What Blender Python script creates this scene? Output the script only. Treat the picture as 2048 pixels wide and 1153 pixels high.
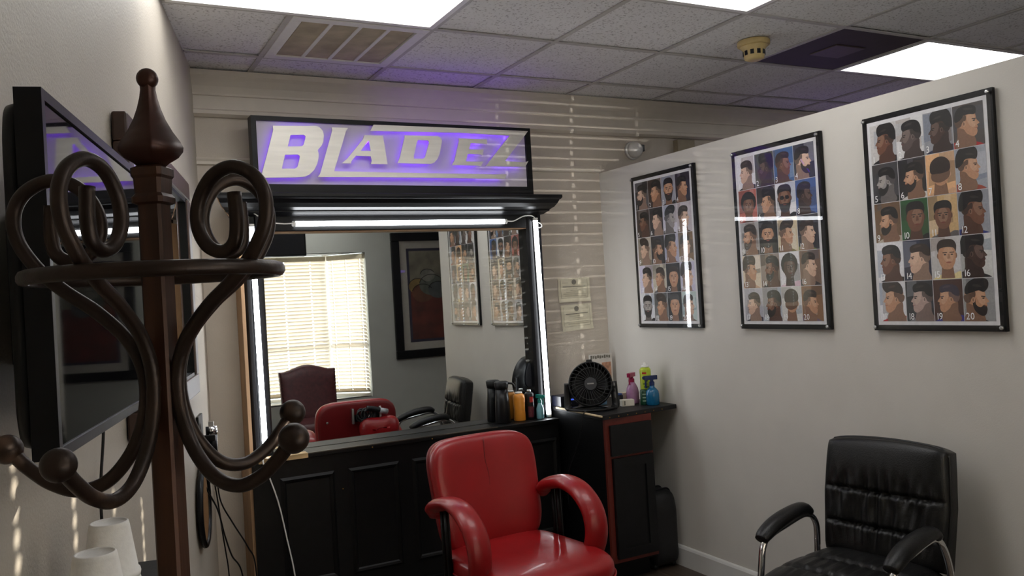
import bpy, bmesh, math, random
from mathutils import Vector, Matrix
rnd = random.Random(7)
PI = math.pi
SC = bpy.context.scene
C = SC.collection
for o in list(bpy.data.objects): bpy.data.objects.remove(o)

# ------------------------------------------------------------------ camera
YAW, PIT, ROL = math.radians(27.8126), math.radians(.48206), math.radians(-3.28861)
FPX = 1682.95
fw = Vector((math.sin(YAW)*math.cos(PIT), math.cos(YAW)*math.cos(PIT), math.sin(PIT)))
rt = Vector((math.cos(YAW), -math.sin(YAW), 0)); up = rt.cross(fw)
rt, up = math.cos(ROL)*rt+math.sin(ROL)*up, -math.sin(ROL)*rt+math.cos(ROL)*up
cd = bpy.data.cameras.new('camera'); cam = bpy.data.objects.new('camera', cd); C.objects.link(cam)
M3 = Matrix((rt, up, -fw)).transposed(); cam.matrix_world = Matrix.Translation((0, 0, 1.53)) @ M3.to_4x4()
cd.sensor_width = 36; cd.sensor_fit = 'HORIZONTAL'; cd.lens = FPX/2048*36; cd.clip_start = .02
SC.camera = cam

# ------------------------------------------------------------------ light and exposure
SC.view_settings.view_transform = 'Standard'; SC.view_settings.look = 'None'
SC.view_settings.gamma = 1; SC.view_settings.use_curve_mapping = False
SC.view_settings.exposure = 0.12
W = bpy.data.worlds.new('World'); SC.world = W; W.use_nodes = True
bg = W.node_tree.nodes['Background']; bg.inputs[0].default_value = (.86, .93, 1, 1); bg.inputs[1].default_value = 6.0
PANEL = 4.7       # ceiling diffusers
TUBE = 16.0        # mirror tubes
LED = 5.0        # purple sign strips
def lamp(name, kind, loc, energy, color=(1, 1, 1), rot=(0, 0, 0), **k):
    d = bpy.data.lights.new(name, kind); d.energy = energy; d.color = color
    for a, b in k.items(): setattr(d, a, b)
    o = bpy.data.objects.new(name, d); C.objects.link(o); o.location = loc; o.rotation_euler = rot; return o
def aim(o, to): o.rotation_euler = (Vector(to)-o.location).to_track_quat('-Z', 'Y').to_euler()
sun = lamp('sun', 'SUN', (3.6, -3.5, 3), 9.0, (1, .91, .76), angle=.006)
aim(sun, Vector((3.6, -3.5, 3))+Vector((-.55, .835, -.24)))
glint = lamp('sun_glint', 'SPOT', (-1.0, -8.8, .05), 2500, (1, .95, .88), spot_size=.15, spot_blend=.6, shadow_soft_size=.008)   # low sun flashing off a car outside
aim(glint, (2.62, 4.28, 1.85))

# ------------------------------------------------------------------ materials
MATS = {}
def mat(name, col, rough=.5, metal=0, var=.06, scale=40, bump=0, bscale=None, coat=0, emit=0, spec=.5, stretch=None, trans=0):
    if name in MATS: return MATS[name]
    m = bpy.data.materials.new(name); m.use_nodes = True; MATS[name] = m
    nt = m.node_tree; N, L = nt.nodes, nt.links; b = N['Principled BSDF']
    b.inputs['Roughness'].default_value = rough; b.inputs['Metallic'].default_value = metal
    b.inputs['Specular IOR Level'].default_value = spec
    if coat: b.inputs['Coat Weight'].default_value = coat; b.inputs['Coat Roughness'].default_value = .08
    tc = N.new('ShaderNodeTexCoord'); src = tc.outputs['Object']
    if stretch:
        mp = N.new('ShaderNodeMapping'); mp.inputs['Scale'].default_value = stretch; L.new(src, mp.inputs[0]); src = mp.outputs[0]
    nz = N.new('ShaderNodeTexNoise'); nz.inputs['Scale'].default_value = scale; nz.inputs['Detail'].default_value = 4
    L.new(src, nz.inputs['Vector'])
    rp = N.new('ShaderNodeValToRGB')
    rp.color_ramp.elements[0].position = .3; rp.color_ramp.elements[1].position = .7
    rp.color_ramp.elements[0].color = [max(0, c*(1-var)) for c in col]+[1]
    rp.color_ramp.elements[1].color = [min(1, c*(1+var)) for c in col]+[1]
    L.new(nz.outputs['Fac'], rp.inputs[0]); L.new(rp.outputs[0], b.inputs['Base Color'])
    if emit:
        b.inputs['Emission Color'].default_value = list(col)+[1]; b.inputs['Emission Strength'].default_value = emit
    if trans: b.inputs['Transmission Weight'].default_value = trans
    if bump:
        n2 = N.new('ShaderNodeTexNoise'); n2.inputs['Scale'].default_value = bscale or scale; n2.inputs['Detail'].default_value = 3
        L.new(src, n2.inputs['Vector'])
        bp = N.new('ShaderNodeBump'); bp.inputs['Strength'].default_value = bump; bp.inputs['Distance'].default_value = .004
        L.new(n2.outputs['Fac'], bp.inputs['Height']); L.new(bp.outputs[0], b.inputs['Normal'])
    return m
def s2l(*c): return tuple((v/255/12.92 if v <= 10 else ((v/255+.055)/1.055)**2.4) for v in c)
M_wall_b = mat('wall_paint_beige', s2l(196, 186, 173), .75, bump=.28, bscale=170, var=.03, scale=6)
M_wall_l = mat('wall_paint_left', s2l(184, 176, 164), .55, bump=.3, bscale=150, var=.03, scale=5)
M_wall_r = mat('wall_paint_grey', s2l(208, 203, 195), .7, bump=.1, bscale=220, var=.025, scale=5)
M_wall_w = mat('wall_paint_cool', s2l(176, 176, 168), .75, bump=.2, bscale=170, var=.03, scale=5)
M_trim = mat('trim_paint', s2l(206, 197, 184), .45, var=.03, scale=12, bump=.05)
M_base = mat('baseboard_paint', s2l(214, 212, 208), .4, var=.03, scale=12)
M_black = mat('black_paint', (.0028, .0028, .003), .42, spec=.28, var=.35, scale=30, bump=.06, bscale=120)
M_blackgl = mat('black_gloss', (.0035, .0035, .0045), .34, spec=.3, var=.2, scale=25, bump=.03, bscale=90)
M_blackpl = mat('black_plastic', (.008, .008, .009), .38, spec=.35, var=.15, scale=60)
M_rawwood = mat('raw_wood', s2l(150, 118, 86), .65, var=.18, scale=14, stretch=(1, 1, .12), bump=.1)
M_worn = mat('worn_wood_edge', s2l(190, 160, 116), .5, var=.45, scale=22, stretch=(.25, 3, 1))
M_chrome = mat('chrome', (.8, .8, .82), .12, 1, var=.03)
M_steel = mat('steel', (.5, .5, .5), .3, 1, var=.08)
M_red = mat('red_vinyl', s2l(146, 18, 22), .36, var=.08, scale=9, bump=.08, bscale=160, coat=.15)
M_blkleather = mat('black_leather', (.006, .0058, .0058), .4, spec=.4, var=.2, scale=30, bump=.22, bscale=230)
M_burg = mat('burgundy_leather', s2l(84, 36, 40), .38, var=.25, scale=35, bump=.2, bscale=200)
M_bronze = mat('bronze_iron', s2l(50, 37, 29), .4, .5, var=.35, scale=22, bump=.12, bscale=120)
M_pole = mat('rusty_pole', s2l(66, 38, 22), .42, .35, var=.75, scale=26, stretch=(1, 1, .1), bump=.1, bscale=90)
M_foam = mat('foam_cup', s2l(244, 241, 236), .6, var=.03, scale=120, bump=.08, bscale=260)
M_white = mat('white_plastic', s2l(228, 226, 222), .4, var=.03)
M_cream = mat('cream_plastic', s2l(212, 186, 128), .45, var=.06)
M_tbar = mat('grid_metal', s2l(188, 184, 178), .5, var=.06, scale=30)
M_vent = mat('dusty_filter', s2l(176, 163, 140), .9, var=.2, scale=9, bump=.2, bscale=300)
M_darkpan = mat('dark_panel', s2l(58, 46, 46), .6, var=.15, scale=10)
M_panel = mat('diffuser', (1, .995, .98), .5, var=.01, emit=PANEL)
M_tube = mat('tube_light', (.93, .96, 1), .4, var=.01, emit=TUBE)
M_led = mat('purple_led', (.22, .06, 1), .4, var=.02, emit=LED)
M_alu = mat('brushed_aluminium', s2l(222, 218, 210), .4, .5, var=.06, scale=16, stretch=(.3, 1, 3), bump=.06)
M_signpan = mat('sign_panel', s2l(196, 190, 190), .42, var=.04, scale=8)
M_paper = mat('paper', s2l(214, 207, 184), .7, var=.04, scale=30)
M_ink = mat('grey_ink', s2l(120, 116, 106), .8, var=.2, scale=60)
M_brownfr = mat('brown_frame', s2l(70, 50, 42), .35, var=.25, scale=20, stretch=(1, .2, 1))
M_screen = mat('tv_screen', (.004, .004, .005), .03, var=.05, spec=.9)
M_slat = None

def slat_mat():
    m = bpy.data.materials.new('blind_slat'); m.use_nodes = True; nt = m.node_tree; N, L = nt.nodes, nt.links
    b = N['Principled BSDF']; b.inputs['Base Color'].default_value = (.86, .80, .70, 1); b.inputs['Roughness'].default_value = .45
    t = N.new('ShaderNodeBsdfTranslucent'); nz = N.new('ShaderNodeTexNoise'); nz.inputs['Scale'].default_value = 14
    rp = N.new('ShaderNodeValToRGB'); rp.color_ramp.elements[0].color = (.9, .8, .62, 1); rp.color_ramp.elements[1].color = (.95, .87, .72, 1)
    L.new(nz.outputs['Fac'], rp.inputs[0]); L.new(rp.outputs[0], t.inputs[0])
    mx = N.new('ShaderNodeMixShader'); mx.inputs[0].default_value = .2
    L.new(b.outputs[0], mx.inputs[1]); L.new(t.outputs[0], mx.inputs[2]); L.new(mx.outputs[0], N['Material Output'].inputs[0]); return m
M_slat = slat_mat()
def pane_mat(name, tint=(1, 1, 1), rough=.02, ior=1.5):
    m = bpy.data.materials.new(name); m.use_nodes = True; nt = m.node_tree; N, L = nt.nodes, nt.links
    N.remove(N['Principled BSDF'])
    t = N.new('ShaderNodeBsdfTransparent'); t.inputs[0].default_value = (*tint, 1)
    g = N.new('ShaderNodeBsdfGlossy'); g.inputs['Roughness'].default_value = rough
    f = N.new('ShaderNodeFresnel'); f.inputs[0].default_value = ior
    nz = N.new('ShaderNodeTexNoise'); nz.inputs['Scale'].default_value = 5
    bp = N.new('ShaderNodeBump'); bp.inputs['Strength'].default_value = .02; bp.inputs['Distance'].default_value = .002
    L.new(nz.outputs['Fac'], bp.inputs['Height']); L.new(bp.outputs[0], g.inputs['Normal'])
    ge = N.new('ShaderNodeNewGeometry'); iv = N.new('ShaderNodeMath'); iv.operation = 'SUBTRACT'; iv.inputs[0].default_value = 1; L.new(ge.outputs['Backfacing'], iv.inputs[1])
    ml = N.new('ShaderNodeMath'); ml.operation = 'MULTIPLY'; L.new(iv.outputs[0], ml.inputs[0]); L.new(f.outputs[0], ml.inputs[1])
    mx = N.new('ShaderNodeMixShader'); L.new(ml.outputs[0], mx.inputs[0]); L.new(t.outputs[0], mx.inputs[1]); L.new(g.outputs[0], mx.inputs[2])
    L.new(mx.outputs[0], N['Material Output'].inputs[0]); return m
M_glass = pane_mat('window_glass')
M_acryl = pane_mat('acrylic_cover', rough=.012, ior=1.52)
def mirror_mat():
    m = bpy.data.materials.new('mirror_silver'); m.use_nodes = True; nt = m.node_tree; b = nt.nodes['Principled BSDF']
    b.inputs['Metallic'].default_value = 1; b.inputs['Roughness'].default_value = .012
    nz = nt.nodes.new('ShaderNodeTexNoise'); nz.inputs['Scale'].default_value = 3
    rp = nt.nodes.new('ShaderNodeValToRGB'); rp.color_ramp.elements[0].color = (.80, .83, .82, 1); rp.color_ramp.elements[1].color = (.83, .86, .85, 1)
    nt.links.new(nz.outputs['Fac'], rp.inputs[0]); nt.links.new(rp.outputs[0], b.inputs['Base Color']); return m
M_mirror = mirror_mat()
def print_mat():
    m = bpy.data.materials.new('photo_print'); m.use_nodes = True; nt = m.node_tree; N, L = nt.nodes, nt.links; b = N['Principled BSDF']
    a = N.new('ShaderNodeVertexColor'); a.layer_name = 'Col'
    tc = N.new('ShaderNodeTexCoord'); nz = N.new('ShaderNodeTexNoise'); nz.inputs['Scale'].default_value = 130; nz.inputs['Detail'].default_value = 5
    L.new(tc.outputs['Object'], nz.inputs['Vector'])
    mr = N.new('ShaderNodeMapRange'); mr.inputs['To Min'].default_value = .82; mr.inputs['To Max'].default_value = 1.32; L.new(nz.outputs['Fac'], mr.inputs['Value'])
    mx = N.new('ShaderNodeMix'); mx.data_type = 'RGBA'; mx.blend_type = 'MULTIPLY'; mx.inputs[0].default_value = 1
    L.new(a.outputs['Color'], mx.inputs[6]); L.new(mr.outputs[0], mx.inputs[7]); L.new(mx.outputs[2], b.inputs['Base Color'])
    b.inputs['Roughness'].default_value = .4; return m
M_print = print_mat()
def tile_mat():
    m = mat('ceiling_tile', s2l(232, 230, 228), .85, var=.03, scale=4)
    nt = m.node_tree; N, L = nt.nodes, nt.links; b = N['Principled BSDF']; tc = [n for n in N if n.type == 'TEX_COORD'][0]
    n1 = N.new('ShaderNodeTexNoise'); n1.inputs['Scale'].default_value = 95; n1.inputs['Detail'].default_value = 2
    geo = N.new('ShaderNodeNewGeometry'); L.new(geo.outputs['Position'], n1.inputs['Vector'])
    r1 = N.new('ShaderNodeValToRGB'); r1.color_ramp.elements[0].position = .33; r1.color_ramp.elements[1].position = .43
    r1.color_ramp.elements[0].color = (.45, .42, .4, 1); r1.color_ramp.elements[1].color = (1, 1, 1, 1)
    L.new(n1.outputs['Fac'], r1.inputs[0])
    mx = N.new('ShaderNodeMix'); mx.data_type = 'RGBA'; mx.blend_type = 'MULTIPLY'; mx.inputs[0].default_value = .75
    old = b.inputs['Base Color'].links[0].from_socket
    L.new(old, mx.inputs[6]); L.new(r1.outputs[0], mx.inputs[7]); L.new(mx.outputs[2], b.inputs['Base Color'])
    bp = N.new('ShaderNodeBump'); bp.inputs['Strength'].default_value = .35; bp.inputs['Distance'].default_value = .003
    L.new(r1.outputs[0], bp.inputs['Height']); L.new(bp.outputs[0], b.inputs['Normal']); return m
M_tile = tile_mat()
M_plank = mat('dark_floor_plank', s2l(74, 62, 52), .4, var=.4, scale=10, stretch=(6, .5, 1), bump=.08)

# ------------------------------------------------------------------ mesh helpers
def link_obj(name, me, m, parent=None, smooth=False, loc=None):
    o = bpy.data.objects.new(name, me); C.objects.link(o)
    if m is not None and not me.materials: me.materials.append(m)
    if parent is not None: o.parent = parent
    if smooth:
        for p in me.polygons: p.use_smooth = True
    if loc is not None: o.location = loc
    return o
def mesh(name, V, F, m, parent=None, smooth=False):
    me = bpy.data.meshes.new(name); me.from_pydata([tuple(v) for v in V], [], F); me.update()
    bm = bmesh.new(); bm.from_mesh(me); bmesh.ops.recalc_face_normals(bm, faces=bm.faces); bm.to_mesh(me); bm.free()
    return link_obj(name, me, m, parent, smooth)
class MB:
    """collects shapes of one part"""
    def __init__(s): s.V = []; s.F = []
    def add(s, V, F):
        n = len(s.V); s.V += [tuple(v) for v in V]; s.F += [[i+n for i in f] for f in F]; return s
    def box(s, x0, x1, y0, y1, z0, z1): return s.add(*boxg(x0, x1, y0, y1, z0, z1))
    def tube(s, *a, **k): return s.add(*tubeg(*a, **k))
    def xf(s, mtx): s.V = [tuple(mtx @ Vector(v)) for v in s.V]; return s
    def build(s, name, m, parent=None, smooth=False, bevel=0):
        o = mesh(name, s.V, s.F, m, parent, smooth)
        if bevel: bev(o, bevel)
        return o
def bev(o, w, seg=2):
    bm = bmesh.new(); bm.from_mesh(o.data)
    bmesh.ops.bevel(bm, geom=[e for e in bm.edges if len(e.link_faces) == 2 and e.calc_face_angle(0) > .6], offset=w, segments=seg, affect='EDGES', profile=.5, clamp_overlap=True)
    bm.to_mesh(o.data); bm.free(); return o
def boxg(x0, x1, y0, y1, z0, z1):
    V = [(x, y, z) for x in (x0, x1) for y in (y0, y1) for z in (z0, z1)]
    return V, [[0, 1, 3, 2], [4, 6, 7, 5], [0, 4, 5, 1], [2, 3, 7, 6], [0, 2, 6, 4], [1, 5, 7, 3]]
def box(name, x0, x1, y0, y1, z0, z1, m, parent=None, bevel=0):
    o = mesh(name, *boxg(x0, x1, y0, y1, z0, z1), m, parent)
    if bevel: bev(o, bevel)
    return o
def cat_rom(P, n=8, closed=False):
    P = [Vector(p) for p in P]; out = []; k = len(P)
    for i in range(k if closed else k-1):
        a = P[(i-1) % k] if closed or i > 0 else P[0]*2-P[1]
        b, c = P[i], P[(i+1) % k]
        d = P[(i+2) % k] if closed or i+2 < k else P[-1]*2-P[-2]
        for j in range(n):
            t = j/n
            out.append(.5*((2*b)+(c-a)*t+(2*a-5*b+4*c-d)*t*t+(3*b-a-3*c+d)*t**3))
    if not closed: out.append(P[-1])
    return out
def tubeg(P, r, sides=10, closed=False, cap=True, flat=None, up=None):
    P = [Vector(p) for p in P]; n = len(P); V = []; F = []
    R = r if isinstance(r, (list, tuple)) else [r]*n
    T = []
    for i in range(n):
        a = P[i-1] if (i > 0 or closed) else P[i]; b = P[(i+1) % n] if (i < n-1 or closed) else P[i]
        t = (b-a); T.append(t.normalized() if t.length > 1e-9 else Vector((0, 0, 1)))
    nrm = Vector(up) if up else (Vector((0, 0, 1)) if abs(T[0].z) < .9 else Vector((1, 0, 0)))
    nrm = (nrm-T[0]*nrm.dot(T[0])).normalized()
    for i in range(n):
        if up: nrm = Vector(up)
        nrm = (nrm-T[i]*nrm.dot(T[i])).normalized(); bn = T[i].cross(nrm)
        for j in range(sides):
            a = 2*PI*j/sides; cx, sx = math.cos(a), math.sin(a)
            if flat: cx, sx = cx*flat[0], sx*flat[1]
            V.append(P[i]+(nrm*cx+bn*sx)*R[i])
    m = n if closed else n-1
    for i in range(m):
        for j in range(sides):
            F.append([i*sides+j, i*sides+(j+1) % sides, ((i+1) % n)*sides+(j+1) % sides, ((i+1) % n)*sides+j])
    if cap and not closed:
        F.append(list(range(sides))[::-1]); F.append([(n-1)*sides+j for j in range(sides)])
    return V, F
def tube(name, P, r, m, parent=None, **k):
    o = mesh(name, *tubeg(P, r, **k), m, parent, True); return o
def latheg(prof, seg=24):
    V = []; F = []; n = len(prof)
    for i in range(seg):
        a = 2*PI*i/seg
        for r, z in prof: V.append((r*math.cos(a), r*math.sin(a), z))
    for i in range(seg):
        j = (i+1) % seg
        for k in range(n-1): F.append([i*n+k, j*n+k, j*n+k+1, i*n+k+1])
    F.append([i*n for i in range(seg)][::-1]); F.append([i*n+n-1 for i in range(seg)])
    return V, F
def lathe(name, prof, m, parent=None, seg=24, loc=(0, 0, 0), mtx=None, sharp=False):
    V, F = latheg(prof, seg); mm = mtx or Matrix.Translation(loc)
    o = mesh(name, [mm @ Vector(v) for v in V], F, m, parent, True)
    if not sharp:
        for p in o.data.polygons: p.use_smooth = len(p.vertices) == 4
    else: shade_auto(o)
    return o
def shade_auto(o, ang=.6):
    bm = bmesh.new(); bm.from_mesh(o.data)
    for f in bm.faces: f.smooth = True
    for e in bm.edges: e.smooth = not (len(e.link_faces) == 2 and e.calc_face_angle(0) > ang)
    bm.to_mesh(o.data); bm.free()
def spow(v, e): return math.copysign(abs(v)**e, v)
def padg(a, b, h, e1=.5, e2=.4, nu=18, nv=40, fn=None):
    """padded slab: outline in local x,z half sizes a,h (corner exponent e2), thickness half b along y (edge exponent e1)"""
    V = []; F = []
    for i in range(nu+1):
        u = -PI/2+PI*i/nu; cu, su = spow(math.cos(u), e1) if abs(math.cos(u)) > 1e-9 else 0, spow(math.sin(u), e1)
        for j in range(nv):
            v = 2*PI*j/nv
            p = Vector((a*cu*spow(math.cos(v), e2), b*su, h*cu*spow(math.sin(v), e2)))
            V.append(fn(p) if fn else p)
    for i in range(nu):
        for j in range(nv): F.append([i*nv+j, i*nv+(j+1) % nv, (i+1)*nv+(j+1) % nv, (i+1)*nv+j])
    return V, F
def slabgrid(a, b, h, nx, nz, outline, thick, fn=None):
    """upholstered slab with its own front relief: front y=-b.., back y=+b; outline(s,t)->(x,z), thick(s,t)->front,back"""
    V = []; F = []
    for side in (0, 1):
        for i in range(nx+1):
            for j in range(nz+1):
                s, t = 2*i/nx-1, 2*j/nz-1; x, z = outline(s, t); f, k = thick(s, t)
                V.append(Vector((x, -f if side == 0 else k, z)))
    n = (nx+1)*(nz+1); idx = lambda sd, i, j: sd*n+i*(nz+1)+j
    for i in range(nx):
        for j in range(nz):
            F.append([idx(0, i, j), idx(0, i+1, j), idx(0, i+1, j+1), idx(0, i, j+1)])
            F.append([idx(1, i, j), idx(1, i, j+1), idx(1, i+1, j+1), idx(1, i+1, j)])
    for i in range(nx):
        F.append([idx(0, i, 0), idx(1, i, 0), idx(1, i+1, 0), idx(0, i+1, 0)]); F.append([idx(0, i, nz), idx(0, i+1, nz), idx(1, i+1, nz), idx(1, i, nz)])
    for j in range(nz):
        F.append([idx(0, 0, j), idx(0, 0, j+1), idx(1, 0, j+1), idx(1, 0, j)]); F.append([idx(0, nx, j), idx(1, nx, j), idx(1, nx, j+1), idx(0, nx, j+1)])
    if fn: V = [fn(v) for v in V]
    return V, F
def sphereg(c, r, seg=16, ring=10, sc=(1, 1, 1)):
    V = []; F = []
    for i in range(ring+1):
        a = PI*i/ring
        for j in range(seg):
            b = 2*PI*j/seg; V.append((c[0]+r*sc[0]*math.sin(a)*math.cos(b), c[1]+r*sc[1]*math.sin(a)*math.sin(b), c[2]+r*sc[2]*math.cos(a)))
    for i in range(ring):
        for j in range(seg): F.append([i*seg+j, i*seg+(j+1) % seg, (i+1)*seg+(j+1) % seg, (i+1)*seg+j])
    return V, F
def sphere(name, c, r, m, parent=None, **k):
    o = mesh(name, *sphereg(c, r, **k), m, parent, True); weld(o); return o
def weld(o, d=1e-5):
    bm = bmesh.new(); bm.from_mesh(o.data); bmesh.ops.remove_doubles(bm, verts=bm.verts, dist=d)
    bmesh.ops.recalc_face_normals(bm, faces=bm.faces); bm.to_mesh(o.data); bm.free()
    return o
def prism(name, poly, holes, y0, y1, m, parent=None, bevel=0):
    """polygon in (x,z) with holes, extruded from y0 to y1"""
    bm = bmesh.new()
    loops = [poly]+list(holes); E = []
    for lp in loops:
        vs = [bm.verts.new((x, y0, z)) for x, z in lp]
        for i in range(len(vs)): E.append(bm.edges.new((vs[i], vs[(i+1) % len(vs)])))
    bmesh.ops.triangle_fill(bm, use_beauty=True, use_dissolve=False, edges=E, normal=(0, -1, 0))
    if bm.faces:
        g = bmesh.ops.extrude_face_region(bm, geom=list(bm.faces))
        bmesh.ops.translate(bm, verts=[v for v in g['geom'] if isinstance(v, bmesh.types.BMVert)], vec=(0, y1-y0, 0))
    bmesh.ops.recalc_face_normals(bm, faces=bm.faces)
    me = bpy.data.meshes.new(name); bm.to_mesh(me); bm.free()
    o = link_obj(name, me, m, parent)
    return o
def extrude_x(name, prof, x0, x1, m, parent=None):
    """profile of (y,z) pairs swept along x"""
    n = len(prof); V = [(x0, y, z) for y, z in prof]+[(x1, y, z) for y, z in prof]
    F = [[i, (i+1) % n, n+(i+1) % n, n+i] for i in range(n)]+[list(range(n))[::-1], list(range(n, 2*n))]
    return mesh(name, V, F, m, parent)
def tag(o, label=None, cat=None, group=None, kind=None):
    if label: o['label'] = label
    if cat: o['category'] = cat
    if group: o['group'] = group
    if kind: o['kind'] = kind
    return o
def thing(name, label, cat, loc=(0, 0, 0), rz=0, group=None):
    o = bpy.data.objects.new(name, None); C.objects.link(o); o.empty_display_size = .05
    o.location = loc; o.rotation_euler = (0, 0, rz); return tag(o, label, cat, group)
def struct(o, label=None, cat=None): return tag(o, label, cat, kind='structure')
_glyph = {}
def glyphs(text):
    """filled outlines of a line of text, 1 unit high"""
    V = []; F = []; x = 0
    for ch in text:
        if ch not in _glyph:
            cu = bpy.data.curves.new('t', 'FONT'); cu.body = ch; cu.size = 1.4; cu.resolution_u = 3
            ob = bpy.data.objects.new('t', cu); C.objects.link(ob); bpy.context.view_layer.update()
            me = ob.evaluated_get(bpy.context.evaluated_depsgraph_get()).to_mesh()
            _glyph[ch] = ([tuple(v.co) for v in me.vertices], [list(p.vertices) for p in me.polygons])
            ob.to_mesh_clear(); bpy.data.objects.remove(ob); bpy.data.curves.remove(cu)
        v, f = _glyph[ch]; n = len(V)
        V += [(a+x, b) for a, b, _ in v]; F += [[i+n for i in q] for q in f]
        x += (max(a for a, _, _ in v)+.1) if v else .4
    return V, F, x

# ------------------------------------------------------------------ the room
H = 2.697; YB = 4.2837; XW = 2.907; ANG = math.radians(13.3758); YF = -.6
LW0 = Vector((.58, YB, 0)); LD = Vector((math.sin(ANG), math.cos(ANG), 0)); LN = Vector((math.cos(ANG), -math.sin(ANG), 0))
def lwx(y): return .58-(YB-y)*math.tan(ANG)
T = .6096; GX0 = .8369; GY0 = 3.9393
fl = struct(box('floor', -1.2, 7.1, -1.0, 4.4, -.1, -.012, mat('subfloor', (.02, .017, .015), .8)), 'dark wooden plank floor of the shop', 'floor')
plank = None; pw, pl = .152, 1.21
iy = 0
for ix in range(int(8.1/pw)):
    x = -.9+ix*pw; off = rnd.random()*pl
    for k in range(-1, 6):
        y0 = max(-.98, -1.0+off+k*pl); y1 = min(4.3, -1.0+off+(k+1)*pl)
        if y1-y0 < .05: continue
        full = abs(y1-y0-pl) < 1e-3
        if full and plank is not None:
            o = plank.copy(); C.objects.link(o); o.parent = fl; o.location = (x, y0, 0)
        else:
            o = box('plank', .001, pw-.001, .001, y1-y0-.001, -.012, 0, M_plank, fl); o.location = (x, y0, 0)
            if full: plank = o
struct(box('wall_back', -.2, 7.0, YB, YB+.1, 0, H+.08, M_wall_b), 'beige textured back wall behind the mirror station', 'wall')
lw = MB(); p0, p1 = LW0+LD*.3, LW0-LD*5.2
lw.add([p0+Vector((0, 0, z)) for z in (0, H+.08)]+[p1+Vector((0, 0, z)) for z in (0, H+.08)]+[p0-LN*.1+Vector((0, 0, z)) for z in (0, H+.08)]+[p1-LN*.1+Vector((0, 0, z)) for z in (0, H+.08)],
       [[0, 1, 3, 2], [4, 6, 7, 5], [0, 4, 5, 1], [2, 3, 7, 6], [0, 2, 6, 4], [1, 5, 7, 3]])
struct(lw.build('wall_left', M_wall_l), 'long textured wall on the left carrying the television', 'wall')
struct(box('wall_right', XW, XW+.115, 1.56, YB, 0, 2.244, M_wall_r), 'pale partition wall, short of the ceiling, hung with posters', 'wall')
struct(box('wall_far_right', 7.0, 7.1, -.72, 4.4, 0, H+.08, M_wall_w), 'wall of the next room beyond the partition', 'wall')
# window wall behind the camera (seen in the mirror)
wx0, wx1, wz0, wz1 = .75, 2.93, .50, 2.10
wf = MB()
wf.box(-1.0, wx0, YF-.12, YF, 0, H+.08).box(wx1, 7.1, YF-.12, YF, 0, H+.08).box(wx0, wx1, YF-.12, YF, 0, wz0).box(wx0, wx1, YF-.12, YF, wz1, H+.08)
struct(wf.build('wall_front', M_wall_w), 'grey wall with the window, seen in the mirror', 'wall')
bd = .36; bx1 = wx1-bd
bay = MB()
def slabpoly(poly, z0, z1):
    n = len(poly); bay.add([(x, y, z0) for x, y in poly]+[(x, y, z1) for x, y in poly], [[i, (i+1) % n, n+(i+1) % n, n+i] for i in range(n)]+[list(range(n))[::-1], list(range(n, 2*n))])
pl_ = [(wx0, YF-.001), (wx1, YF-.001), (wx1+.06, YF-.07), (bx1+.05, YF-bd-.09), (wx0, YF-bd-.09)]
slabpoly(pl_, wz0-.04, wz0); slabpoly(pl_, wz1, wz1+.05)
bay.box(wx0-.06, wx0, YF-bd-.09, YF-.001, wz0-.04, wz1+.05)
win = struct(bay.build('window_1', M_wall_w), 'bay window with an angled side pane, seen in the mirror', 'window')
# frames and panes
def pane_run(a, b, n):
    a, b = Vector((*a, 0)), Vector((*b, 0)); d = (b-a).normalized(); nn = Vector((d.y, -d.x, 0))
    for i in range(n+1):
        c = a+(b-a)*i/n; w = .022
        fr = MB(); fr.add([c+d*sx*w+nn*sy*w+Vector((0, 0, z)) for sx in (-1, 1) for sy in (-1, 1) for z in (wz0, wz1)], boxg(0, 1, 0, 1, 0, 1)[1]); fr.build('window_frame', M_white, win)
    for z in (wz0, wz0+.55, wz1-.04):
        w = .018; fr = MB(); fr.add([e+nn*sy*w+Vector((0, 0, zz)) for e in (a, b) for sy in (-1, 1) for zz in (z, z+.035)], boxg(0, 1, 0, 1, 0, 1)[1]); fr.build('window_rail', M_white, win)
    for i in range(n):
        u, v = a+(b-a)*i/n, a+(b-a)*(i+1)/n
        mesh('window_pane', [u+Vector((0, 0, wz0)), v+Vector((0, 0, wz0)), v+Vector((0, 0, wz1)), u+Vector((0, 0, wz1))], [[0, 1, 2, 3]], M_glass, win)
pane_run((wx0+.02, YF-bd-.06), (bx1+.02, YF-bd-.06), 2)
pane_run((bx1+.03, YF-bd-.055), (wx1+.03, YF-.055), 1)
# mouldings on the back wall
crown = [(YB, H-.005), (YB-.085, H-.005), (YB-.085, H-.03), (YB-.072, H-.045), (YB-.05, H-.075), (YB-.036, H-.105), (YB-.036, H-.115), (YB-.028, H-.118),
         (YB-.028, 2.515), (YB-.04, 2.508), (YB-.04, 2.490), (YB-.02, 2.479), (YB, 2.479)]
struct(extrude_x('trim_1', crown, .50, 6.99, M_trim), 'deep painted crown moulding along the back wall', 'moulding')
rail = [(YB, 2.285), (YB-.012, 2.283), (YB-.02, 2.272), (YB-.014, 2.262), (YB-.014, 2.248), (YB, 2.245)]
struct(extrude_x('trim_2', rail, .52, XW, M_trim), 'thin painted picture rail behind the sign', 'moulding')
bbp = [(0, 0), (-.014, 0), (-.014, .095), (-.009, .106), (-.004, .111), (0, .111)]
V = [(XW+a, y, z) for y in (1.56, YB) for a, z in bbp]; n = len(bbp)
struct(mesh('baseboard_right', V, [[i, (i+1) % n, n+(i+1) % n, n+i] for i in range(n)]+[list(range(n)), list(range(n, 2*n))[::-1]], M_base), 'white baseboard along the partition wall', 'baseboard')

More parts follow.
